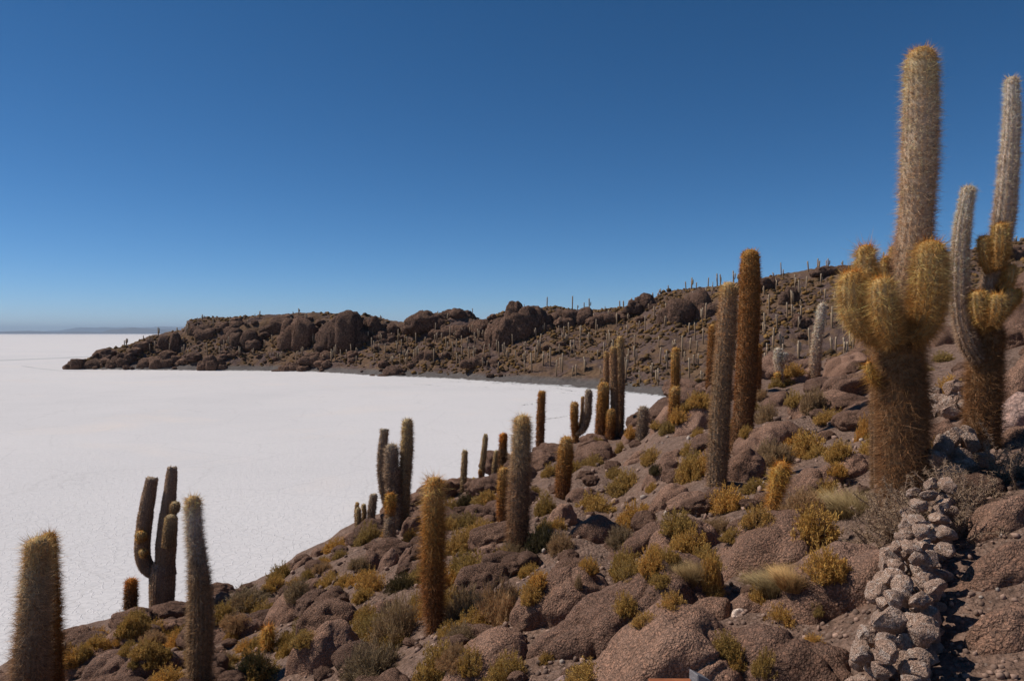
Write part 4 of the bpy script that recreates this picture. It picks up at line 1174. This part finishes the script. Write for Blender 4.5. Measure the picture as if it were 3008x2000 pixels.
for it in range(3000):
    px = r_.uniform(150, 2700); sil = float(np.interp(px, SIL[:, 0], SIL[:, 1])); py = r_.uniform(sil + 6, 1960)
    if in_path(px, py) : continue
    w = r_.uniform(40, 100) * (0.85 + 0.5 * (py - sil) / 500)
    d = hit_near(px, py); u, _ = ray(px, py)
    if too_close(u * d, d, w * d / FPX * 0.4, 0.62): continue
    shrub(['gold', 'gold', 'olive', 'dry', 'gold', 'olive', 'gold', 'gold'][int(r_.integers(8))], px, py, w, w * r_.uniform(0.5, 0.75), d=d)
    cnt += 1
    if cnt >= 150: break
print('SHRUBS', NSH[0], cnt)

# smaller boulders filling the slope: shared shapes
SHARED = []
for k in range(14):
    r_ = np.random.default_rng(900 + k)
    p, f = rock_verts(500 + k, (1.0, 0.75 + 0.3 * r_.random(), 0.62 + 0.25 * r_.random()), 5, 0.30, 1.0, crack=0.02)
    SHARED.append(make_mesh('boulder', p, tris=f, mats=[M_ROCK_S]))
r_ = np.random.default_rng(41)
cnt = 0
ZL = ['rounded brown boulder among shrubs on the left part of the near slope', 'rounded brown boulder among shrubs on the middle of the near slope',
      'rounded brown boulder among shrubs on the right part of the near slope']
ZG = ['loose boulders on the left part of the slope', 'loose boulders on the middle of the slope', 'loose boulders on the right part of the slope']
for it in range(9000):
    px = r_.uniform(-150, 3150)
    sil = float(np.interp(px, SIL[:, 0], SIL[:, 1]))
    py = r_.uniform(sil - 4, 2080) if r_.random() < 0.8 else r_.uniform(sil - 6, sil + 40)
    if in_path(px, py): continue
    wpx = r_.choice([34, 52, 76, 105, 140], p=[0.18, 0.26, 0.26, 0.18, 0.12]) * r_.uniform(0.8, 1.25)
    d = hit_near(px, py)
    rr = wpx * d / FPX * 0.5
    if rr > 0.95: continue
    u, _ = ray(px, py); x, y = u * d, d
    if too_close(x, y, rr, 0.62): continue
    o = link('boulder', SHARED[int(r_.integers(14))], None, (x, y, zn(x, y) + rr * r_.uniform(0.02, 0.28)))
    o.scale = (rr * 1.1, rr * 1.1, rr * r_.uniform(0.68, 1.05)); o.rotation_euler = (r_.normal(0, 0.12), r_.normal(-0.15, 0.12), r_.uniform(0, 6.28))
    z = 0 if px < 1000 else (1 if px < 2000 else 2)
    lb = place_label('rock', px, py, wpx)
    tag(o, lb or ZL[z], 'boulder', ZG[z])
    BOULDERS.append((x, y, rr, px, py))
    cnt += 1
    if cnt >= 300: break
print('BOULDERS', len(BOULDERS))

# ------------------------------------------------------------------ thorny brush by the giant cactus
def thorn_brush(label, spots, n, seed, hmin, hmax):
    r_ = np.random.default_rng(seed)
    root = None
    B_, D_, L_, W_, C_ = [], [], [], [], []
    sv, sf, sc, nv = [], [], [], 0
    for i in range(n):
        px, py, d = spots[int(r_.integers(len(spots)))]
        px += r_.normal(0, 22); d += r_.normal(0, 0.12)
        u, _ = ray(px, py); x = u * d; g = zn(x, d)
        p0 = np.array([x, d, g - 0.05])
        if root is None:
            root = empty('thorn_brush', Vector(p0)); og = p0.copy(); tag(root, label, 'brush')
        hgt = r_.uniform(hmin, hmax)
        lean = np.array([r_.normal(0, 0.55), r_.normal(-0.1, 0.45), 1.0]); lean /= np.linalg.norm(lean)
        pts = [p0]; dirv = lean.copy()
        for s in range(5):
            dirv = dirv + r_.normal(0, 0.22, 3); dirv /= np.linalg.norm(dirv); pts.append(pts[-1] + dirv * hgt / 5)
        rad = np.linspace(0.0050, 0.0022, 6)
        C, Rr, q = resample(pts, rad, 14)
        T = np.gradient(C, axis=0); T /= np.linalg.norm(T, axis=1)[:, None]
        X = np.cross(T, np.array([0.3, 1, 0.1])); X /= np.linalg.norm(X, axis=1)[:, None]; Y = np.cross(T, X)
        th = np.arange(5) / 5 * 6.2832
        V = (C[:, None] + (X[:, None] * np.cos(th)[None, :, None] + Y[:, None] * np.sin(th)[None, :, None]) * Rr[:, None, None]).reshape(-1, 3)
        a = (np.arange(13)[:, None] * 5 + np.arange(5)[None]).ravel(); b = (np.arange(13)[:, None] * 5 + (np.arange(5)[None] + 1) % 5).ravel()
        sv.append(V); sf.append(np.stack([a, b, b + 5, a + 5], 1) + nv); nv += len(V)
        sc.append(np.repeat([[0.20, 0.13, 0.09]], len(V), 0) * r_.uniform(0.7, 1.4))
        m = 150
        s = r_.random(m) * q[-1]; ci = np.stack([np.interp(s, q, C[:, j]) for j in range(3)], 1); ti = np.stack([np.interp(s, q, T[:, j]) for j in range(3)], 1)
        dv = r_.normal(size=(m, 3)); dv -= ti * np.sum(dv * ti, 1)[:, None] * 0.6; dv /= np.linalg.norm(dv, axis=1)[:, None]
        B_.append(ci); D_.append(dv); L_.append(r_.uniform(0.018, 0.045, m)); C_.append(np.repeat([[0.46, 0.32, 0.21]], m, 0) * r_.uniform(0.6, 1.4, m)[:, None])
    br = link('branches', make_mesh('branches', np.concatenate(sv) - og, tris=np.concatenate(sf), mats=[M_SKIN], col=np.concatenate(sc)), root)
    sp = link('thorns', spine_mesh('thorns', np.concatenate(B_) - og, np.concatenate(D_), np.concatenate(L_), np.full(len(np.concatenate(L_)), 0.003), np.concatenate(C_), M_SPINE), root)
    br['kind'] = 'stuff'; sp['kind'] = 'stuff'
thorn_brush('thorny grey-brown brush round the foot of the giant cactus', [(2560, 1580, 6.0), (2620, 1580, 5.9), (2680, 1590, 5.8), (2740, 1640, 5.6), (2780, 1600, 5.9), (2600, 1540, 6.3)], 190, 3, 0.15, 0.42)
thorn_brush('dark thorny brush spilling over the top of the stone wall', [(2800, 1660, 5.5), (2770, 1700, 5.3), (2810, 1600, 5.8)], 60, 4, 0.25, 0.5)
thorn_brush('thorny dry brush at the foot of the right-hand tall cactus', [(2900, 1480, 6.6), (2950, 1500, 6.4), (3000, 1510, 6.3)], 60, 6, 0.25, 0.5)

# ------------------------------------------------------------------ wooden sign at the bottom edge
def box(name, c, s, mat, parent, rz=0.0, slope=0.0):
    bm = bmesh.new(); bmesh.ops.create_cube(bm, size=1.0)
    for v in bm.verts:
        v.co = Vector((v.co.x * s[0], v.co.y * s[1], v.co.z * s[2]))
        if v.co.z > 0 and v.co.x > 0: v.co.z -= slope
    bmesh.ops.bevel(bm, geom=list(bm.edges), offset=min(s) * 0.06, segments=1, affect='EDGES')
    me = bpy.data.meshes.new(name); bm.to_mesh(me); bm.free(); me.materials.append(mat)
    o = link(name, me, parent, c); o.rotation_euler = (0, 0, rz); return o
def mat_wood(name, c1, c2):
    t = NT(name); tc = t.n('ShaderNodeTexCoord').outputs['Object']
    mp = t.n('ShaderNodeMapping'); mp.inputs['Scale'].default_value = (30, 120, 160); t.l(tc, mp.inputs[0])
    n = t.noise(mp.outputs[0], 0.5, 6, 0.65, 0.8)
    return t.done(t.princ(t.ramp(n, [(0.3, c1), (0.7, c2)]), 0.75, t.bump(n, 0.5, 0.004), 0.25).outputs[0])
ds = 2.5
sp0 = P(2057, 1968, ds); gz = zn(sp0.x, sp0.y)
sign = empty('wooden_sign', (sp0.x, sp0.y, gz))
tag(sign, 'top of a reddish wooden trail sign poking in at the bottom edge', 'sign')
hp = sp0.z - gz
box('post', (0, 0, hp / 2 - 0.1), (0.052, 0.052, hp + 0.2), mat_wood('wood_grey', (0.13, 0.12, 0.125), (0.24, 0.22, 0.22)), sign, 0.35, 0.028)
box('board', (-0.098, 0.0, hp - 0.030 - 0.11), (0.135, 0.022, 0.22), mat_wood('wood_red', (0.23, 0.065, 0.025), (0.36, 0.12, 0.045)), sign, 0.0)

# ------------------------------------------------------------------ gravel and pebbles on the near ground
def pebbles():
    r_ = np.random.default_rng(12); v0, f0 = ico(1)
    n = 3000
    px = r_.uniform(-200, 3100, n * 2); py = r_.uniform(1250, 2100, n * 2)
    sil = np.interp(px, SIL[:, 0], SIL[:, 1]); ok = py > sil + 30; px, py = px[ok][:n], py[ok][:n]; n = len(px)
    u = (px - 1504) / FPX; w = -(py - HORIZON) / FPX
    b = np.interp(u, BR_U, BR_D); wv = np.interp(u, SIL_U, SIL_W) + GROUND / b
    d = np.clip(GROUND / np.maximum(wv - w, 0.02), 1.5, b)
    x = u * d; z = z_near(x, d)
    s = r_.uniform(0.008, 0.035, n) * np.clip(d / 7, 0.6, 2.2)
    sh = r_.uniform(0.6, 1.3, (n, 1, 3)) * (1 + r_.normal(0, 0.14, (n, len(v0), 1)))
    V = v0[None] * sh * s[:, None, None] + np.stack([x, d, z + s * 0.3], 1)[:, None]
    F = (f0[None] + (np.arange(n) * len(v0))[:, None, None]).reshape(-1, 3)
    g = r_.uniform(0.5, 1.5, n); warm = r_.random(n)
    c = np.where(warm[:, None] < 0.03, np.array([[0.36, 0.29, 0.24]]), np.array([[0.24, 0.155, 0.115]])) * g[:, None]
    o = link('pebbles', make_mesh('pebbles', V.reshape(-1, 3), tris=F, mats=[mat_attr('pebble', 0.0, 0.9, noise=30.0)], smooth=False, col=np.repeat(np.clip(c, 0, 0.7), len(v0), axis=0)))
    tag(o, 'loose gravel and pebbles strewn between the boulders', kind='stuff')
pebbles()

# ------------------------------------------------------------------ far hill: outcrops, boulders, shrubs, cacti
def far_rock(label, px, pyb, w, h, group=None, seed=None, level=5, sink=0.45, mesh=None):
    d = hit_far(px, pyb)
    if d is None:
        d = float(np.interp(px, D1_X, D1_D)) - 2
    rx = w * d / FPX * 0.5; rz = h * d / FPX * 0.5
    seed = int(px * 7 + pyb) if seed is None else seed
    if mesh is None:
        rzz = max(rz * 1.15, rx * 0.30)
        rq = np.random.default_rng(seed + 5)
        vv, ff, nn = [], [], 0
        nl = int(np.clip(w / 11, 5, 15))
        for kk in range(nl):
            fx = (kk + rq.uniform(0.2, 0.8)) / nl * 2 - 1
            env = math.sqrt(max(1 - (abs(fx) * 0.92) ** 2.4, 0.05))
            hz = rzz * env * rq.uniform(0.6, 1.08); wx = rx * rq.uniform(0.16, 0.34) + rzz * 0.22
            p, f = rock_verts(seed + kk * 17, (wx, wx * rq.uniform(0.8, 1.2), hz), 3 if w < 185 else 4, 0.42, 2.6, block=rq.uniform(0.15, 0.4), crack=0.3)
            p = p + np.array([fx * rx * 0.9, rq.normal(0, 0.22) * rx * 0.5 - (0.25 * rx if rq.random() < 0.4 else 0), hz - rzz * 1.0 - (rzz * rq.uniform(0.2, 0.7) if rq.random() < 0.35 else 0)])
            vv.append(p); ff.append(f + nn); nn += len(p)
        mesh = make_mesh('rock_outcrop', np.concatenate(vv), tris=np.concatenate(ff), mats=[M_ROCK_FAR]); nm = 'rock_outcrop'; sc = None
    else:
        nm = 'far_boulder'; sc = (rx, rx, max(rz, 0.55 * rx))
    u, wc = ray(px, pyb - h * 0.5)
    dc = d + rx * (0.72 if sc is None else 0.4)
    zc = EYE + ray(px, pyb - h)[1] * dc - rzz * 0.9 if sc is None else EYE + wc * dc - rz * 0.25
    o = link(nm, mesh, None, (u * dc, dc, zc))
    if sc: o.scale = sc; o.rotation_euler = (0, 0, (px * 1.7) % 6.28)
    tag(o, label, 'outcrop' if not sc else 'boulder', group)
    return o
OUT = [('cliff band along the left half of the headland top', 660, 990, 180, 44), ('cliff band along the right half of the headland top', 860, 985, 190, 50), ('broken cliffs under the notch right of the headland', 1180, 985, 130, 40), ('dark crags at the middle of the ridge below the knob', 1420, 990, 110, 54), ('crag strip below the skyline over the beach', 1800, 950, 140, 40), ('rough crags on the lower headland shore', 480, 1080, 120, 40), ('rough crags above the shore right of the headland centre', 950, 1070, 130, 40), ('boulder jumble on the lower slope of the bay', 1270, 1060, 110, 34), ('dark cliff face under the headland top, left of its centre', 714, 1030, 125, 66), ('tall dark cliff block near the middle of the headland', 884, 1026, 112, 98),
       ('cliff block at the right end of the headland wall', 985, 1006, 90, 82), ('low cliff at the left shoulder of the headland top', 594, 992, 88, 52),
       ('low dark rock nose at the very tip of the headland', 262, 1087, 130, 34), ('rock hump just behind the tip of the headland', 350, 1080, 100, 48), ('rock shoulder halfway up the left end of the headland', 505, 1036, 80, 56),
       ('big boulder low on the headland shore', 625, 1090, 76, 42), ('dark overhung cliff mass right of the headland wall', 1012, 1032, 142, 104),
       ('rounded pale block on the headland skyline notch', 1100, 978, 60, 48), ('broad dome of rock on the skyline over the bay', 1300, 976, 214, 62),
       ('rock band below the skyline dome', 1326, 992, 136, 36), ('great dark cliff mass on the skyline at the middle of the ridge', 1524, 1002, 196, 104),
       ('round knob of rock at the left of the great dark cliff', 1452, 942, 40, 28), ('dark rock hump on the skyline right of the great cliff', 1690, 964, 150, 58),
       ('dark flat-topped cliff below the skyline behind the five-stem cluster', 2034, 956, 168, 106), ('cliff slab left of the flat-topped cliff', 1896, 920, 112, 50),
       ('boulder pile at the foot of the headland slope', 1130, 1012, 68, 40), ('line of low dark rocks along the bay shore', 1180, 1106, 184, 28),
       ('flat dark rocks at the shore below the headland', 866, 1094, 108, 26), ('rock pile on the slope above the beach', 1420, 1078, 120, 34),
       ('dark crag on the right-hand hillside', 2322, 894, 58, 46), ('dark crag lower on the right-hand hillside', 2352, 962, 46, 38), ('rocky rim on the right-hand skyline', 2260, 850, 90, 36),
       ('dark crag on the far right hillside behind the giant cactus', 2800, 890, 90, 70), ('rock rim on the skyline at the right edge', 2960, 760, 110, 50), ('rocky rim on the skyline left of the giant', 2440, 812, 120, 30)]
for lb, px, pb, w, h in OUT: far_rock(lb, px, pb, w, h)
FSH = []
for k in range(8):
    p, f = rock_verts(2100 + k, (1.0, 0.8, 0.75), 4, 0.40, 0.8, block=0.2, crack=0.05)
    FSH.append(make_mesh('far_boulder', p, tris=f, mats=[M_ROCK_FAR]))
r_ = np.random.default_rng(19); n = 0
while n < 230:
    px = r_.uniform(210, 2560) if r_.random() < 0.75 else r_.uniform(210, 1150)
    top = float(np.interp(px, SKY_PTS[:, 0], SKY_PTS[:, 1])); bot = HORIZON + EYE / float(np.interp(px, D0_X, D0_D)) * FPX
    if bot - top < 24: continue
    py = r_.uniform(top + 14, bot - 1)
    if px > 1350 and py > bot - 34 and r_.random() < 0.85: continue
    if px > 1900 and py > 1090: continue
    w = r_.choice([12, 18, 26, 40], p=[0.35, 0.35, 0.2, 0.1]) * r_.uniform(0.8, 1.3)
    zone = 'headland' if px < 1150 else ('slope above the bay' if px < 1750 else 'right-hand hillside')
    part = 'upper' if py < (top + bot) / 2 else 'lower'
    far_rock(f'small dark boulder on the {part} part of the far {zone}', px, py, w, w * r_.uniform(0.55, 0.85), f'boulders on the {part} far {zone}', mesh=FSH[int(r_.integers(8))])
    n += 1

def far_shrubs():
    r_ = np.random.default_rng(23); v0, f0 = ico(1)
    v0 = v0.copy(); N = 12500
    px = r_.uniform(200, 3100, N); top = np.interp(px, D1_X, D1_D); t = r_.random(N) ** 0.9 * 1.0
    d0 = np.interp(px, D0_X, D0_D); d = d0 + (0.09 + 0.91 * t) * (top - d0)
    x = (px - 1504) / FPX * d
    dens = perlin(np.stack([x * 0.035, d * 0.035, np.zeros(N)], 1)) + 0.3 * perlin(np.stack([x * 0.3, d * 0.3, np.zeros(N)], 1))
    keep = (dens > -0.22) & (r_.random(N) < np.where(px < 1150, 0.55, 1.0)); px, d, x = px[keep], d[keep], x[keep]; N = len(px)
    z = z_far_polar(px, d)
    s = r_.uniform(0.18, 0.8, N) * np.where(r_.random(N) < 0.1, 1.5, 1)
    sh = np.stack([np.ones(N), np.ones(N), r_.uniform(0.5, 0.85, N)], 1)[:, None, :] * (1 + r_.normal(0, 0.22, (N, len(v0), 1)))
    V = v0[None] * sh * s[:, None, None] + np.stack([x, d, z + s * 0.2], 1)[:, None]
    F = (f0[None] + (np.arange(N) * len(v0))[:, None, None]).reshape(-1, 3)
    pal = np.array([[0.19, 0.108, 0.034], [0.15, 0.090, 0.034], [0.11, 0.070, 0.032], [0.21, 0.122, 0.038]])
    c = pal[r_.integers(0, 4, N)] * np.array([1.05, 0.98, 0.95]) * r_.uniform(0.7, 1.25, N)[:, None]
    o = link('far_shrubs', make_mesh('far_shrubs', V.reshape(-1, 3), tris=F, mats=[mat_attr('far_shrub_leaves', 0.15, 0.9, noise=2.5)], smooth=False, col=np.repeat(c, len(v0), axis=0)))
    tag(o, 'ochre low shrubs dotted all over the far hillside', kind='stuff')
far_shrubs()

def far_cactus_mesh(seed):
    r_ = np.random.default_rng(seed)
    V, F, Cc, nv = [], [], [], 0
    def col_(pts, r0, r1, f0, f1):
        nonlocal nv
        C, Rr, q = resample(pts, [r0] + [r1] * (len(pts) - 1), 8)
        C = np.vstack([C, C[-1] + (C[-1] - C[-2]) * 0.10]); Rr = np.append(Rr, Rr[-1] * 0.45)
        th = np.arange(8) / 8 * 6.2832
        ring = np.stack([np.cos(th), np.sin(th), np.zeros(8)], 1)
        v = (C[:, None] + ring[None] * (Rr * (1 + r_.normal(0, 0.05, len(Rr))))[:, None, None]).reshape(-1, 3)
        m = len(C); a = (np.arange(m - 1)[:, None] * 8 + np.arange(8)[None]).ravel(); b = (np.arange(m - 1)[:, None] * 8 + (np.arange(8)[None] + 1) % 8).ravel()
        f = np.stack([a, b, b + 8, a + 8], 1) + nv
        V.append(v); F.append(f); nv += len(v)
        Cc.append(grad('farc', np.repeat(np.linspace(f0, f1, m), 8)))
    lean = r_.normal(0, 0.035, 2)
    h = 1.0
    r0 = r_.uniform(0.042, 0.058)
    col_([(0, 0, -0.08), (lean[0] * 0.4, lean[1] * 0.4, 0.45), (lean[0], lean[1], h)], r0 * 1.05, r0, 0, 1)
    for k in range([0, 0, 0, 1, 1, 2, 3, 0, 0, 2][seed % 10]):
        a = r_.uniform(0, 6.28); o = r_.uniform(0.09, 0.15); zb = r_.uniform(0.22, 0.45); zt = r_.uniform(0.65, 0.95)
        col_([(0, 0, zb), (math.cos(a) * o * 0.8, math.sin(a) * o * 0.8, zb + 0.06), (math.cos(a) * o, math.sin(a) * o, (zb + zt) / 2), (math.cos(a) * o, math.sin(a) * o, zt)], r0 * 0.7, r0 * 0.8, 0.4, 1)
    return make_mesh('far_cactus', np.concatenate(V), tris=np.concatenate(F), mats=[M_FARCACTUS], col=np.concatenate(Cc))
GRAD['farc'] = [(0, (0.20, 0.125, 0.07)), (0.4, (0.33, 0.215, 0.125)), (0.8, (0.48, 0.35, 0.225)), (1, (0.60, 0.47, 0.33))]
FC = [far_cactus_mesh(3000 + k) for k in range(20)]
NF = 0
def far_cactus(px, pyb, hpx, label, group, k, d=None):
    global NF
    if d is None: d = hit_far(px, pyb)
    if d is None: d = float(np.interp(px, D1_X, D1_D)) + 1.0
    u, w = ray(px, pyb)
    o = link('far_cactus', FC[k % 20], None, (u * d, d, EYE + w * d - 0.1))
    hm = hpx * d / FPX
    fat = min(max(4.2 / max(hm, 1.0), 0.75), 1.5)
    o.scale = (hm * fat, hm * fat, hm); o.rotation_euler = (0, 0, (k * 2.399) % 6.283)
    tag(o, label, 'cactus', group)
    NF += 1
SKYC = [(1607, 895, 22), (1681, 910, 40), (1716, 905, 16), (1731, 905, 28), (1696, 908, 12), (595, 940, 16), (580, 943, 10), (762, 932, 18), (748, 932, 10), (878, 922, 16), (1025, 923, 13), (1388, 921, 15), (1380, 924, 9), (860, 924, 9), (955, 924, 8), (1118, 938, 12),
        (465, 988, 26), (440, 1000, 14), (448, 1000, 14), (372, 1012, 18), (366, 1016, 16), (323, 1032, 12), (421, 1000, 14), (1732, 908, 10), (1920, 880, 20), (1933, 874, 16), (1940, 862, 14), (1963, 852, 14), (2015, 850, 22), (2031, 850, 34), (2045, 848, 18), (2080, 842, 26), (2094, 840, 12),
        (2107, 838, 34), (2117, 838, 32), (2155, 826, 30), (2170, 824, 20), (2172, 822, 12), (2295, 806, 34), (2271, 812, 12), (2300, 812, 20), (2375, 796, 28), (2402, 790, 30), (2406, 790, 24), (2427, 788, 14), (2433, 786, 26), (2475, 780, 14), (1832, 904, 20), (1847, 900, 18), (1856, 896, 20), (1821, 906, 22), (1778, 914, 14), (1650, 908, 8), (1540, 902, 8), (1530, 904, 6),
        (2985, 712, 18), (3000, 712, 14), (2870, 732, 16)]
for k, (px, pb, h) in enumerate(SKYC):
    zone = 'headland' if px < 1150 else ('middle ridge' if px < 1760 else 'right-hand ridge')
    far_cactus(px, pb + 2, h + 3, f'tiny cactus silhouette standing on the skyline of the {zone}', f'skyline cacti of the {zone}', k)
r_ = np.random.default_rng(29)
spots = []
tries = 0
while NF + len(spots) < 298 and tries < 20000:
    tries += 1
    q = r_.random()
    px = r_.uniform(440, 1150) if q < 0.16 else (r_.uniform(1150, 1750) if q < 0.50 else r_.uniform(1750, 2990))
    top = float(np.interp(px, SKY_PTS[:, 0], SKY_PTS[:, 1])); bot = HORIZON + EYE / float(np.interp(px, D0_X, D0_D)) * FPX
    if bot - top < 60: continue
    py = r_.uniform(top + 22, bot - 26)
    nearsil = float(np.interp(px, SIL[:, 0], SIL[:, 1]))
    if py > nearsil - 4: continue
    d = hit_far(px, py)
    if d is None: continue
    hpx = r_.uniform(2.8, 5.6) * FPX / d
    if any(abs(px - a) < 7 and abs(py - b) < 16 for a, b, _, _ in spots): continue
    spots.append((px, py, hpx, d))
for k, (px, py, hpx, d) in enumerate(spots):
    top = float(np.interp(px, SKY_PTS[:, 0], SKY_PTS[:, 1])); bot = HORIZON + EYE / float(np.interp(px, D0_X, D0_D)) * FPX
    f = (py - top) / (bot - top)
    part = 'upper' if f < 0.36 else ('middle' if f < 0.66 else 'lower')
    zone = 'headland' if px < 1150 else ('slope over the bay' if px < 1480 else ('slope above the beach' if px < 1800 else ('hillside behind the big pair' if px < 2280 else 'hillside behind the giant cactus')))
    far_cactus(px, py, hpx, f'slender distant cactus on the {part} {zone}', f'distant cacti on the {part} {zone}', k * 7 + 3, d)
def more_cacti():
    r_ = np.random.default_rng(53); V, F, Cc, nv, n = [], [], [], 0, 0
    tmpl = []
    for me in FC[:8]:
        v = np.empty(len(me.vertices) * 3, np.float32); me.vertices.foreach_get('co', v)
        f = np.empty(len(me.loops), np.int32); me.loops.foreach_get('vertex_index', f)
        c = np.empty(len(me.vertices) * 4, np.float32); me.color_attributes['Col'].data.foreach_get('color', c)
        tmpl.append((v.reshape(-1, 3), f.reshape(-1, 4), c.reshape(-1, 4)[:, :3]))
    while n < 150:
        px = r_.uniform(1150, 2990) if r_.random() < 0.8 else r_.uniform(500, 1150)
        top = float(np.interp(px, SKY_PTS[:, 0], SKY_PTS[:, 1])); bot = HORIZON + EYE / float(np.interp(px, D0_X, D0_D)) * FPX
        if bot - top < 60: continue
        py = r_.uniform(top + 16, bot - 30)
        if py > float(np.interp(px, SIL[:, 0], SIL[:, 1])) - 4: continue
        d = hit_far(px, py)
        if d is None: continue
        v, f, c = tmpl[int(r_.integers(8))]
        u, w = ray(px, py); hm = r_.uniform(1.4, 3.4); a = r_.uniform(0, 6.28); fat = min(4.0 / hm, 1.7)
        q = v * hm; q[:, :2] *= fat * 0.8
        q = np.stack([q[:, 0] * math.cos(a) - q[:, 1] * math.sin(a), q[:, 0] * math.sin(a) + q[:, 1] * math.cos(a), q[:, 2]], 1) + np.array([u * d, d, EYE + w * d - 0.1])
        V.append(q); F.append(f + nv); Cc.append(c); nv += len(q); n += 1
    o = link('far_cacti', make_mesh('far_cacti', np.concatenate(V), tris=np.concatenate(F), mats=[M_FARCACTUS], col=np.concatenate(Cc)))
    tag(o, 'the smallest distant cacti scattered over the far hillside', kind='stuff')
more_cacti()
print('FARCACTI', NF)

# ------------------------------------------------------------------ haze over the salt
def haze():
    bm = bmesh.new(); bmesh.ops.create_cube(bm, size=1.0)
    for v in bm.verts: v.co = Vector((v.co.x * 176000, v.co.y * 176000, -3.9 if v.co.z < 0 else 760.0))
    me = bpy.data.meshes.new('haze'); bm.to_mesh(me); bm.free()
    t = NT('haze_air')
    vol = t.n('ShaderNodeVolumePrincipled')
    vol.inputs['Color'].default_value = (0.62, 0.80, 1.0, 1)
    vol.inputs['Density'].default_value = 2.1e-5
    vol.inputs['Anisotropy'].default_value = 0.0
    t.l(vol.outputs[0], t.out.inputs['Volume'])
    me.materials.append(t.m)
    o = link('haze', me); tag(o, 'thin blue haze over the far side of the salt flat', kind='stuff')
haze()
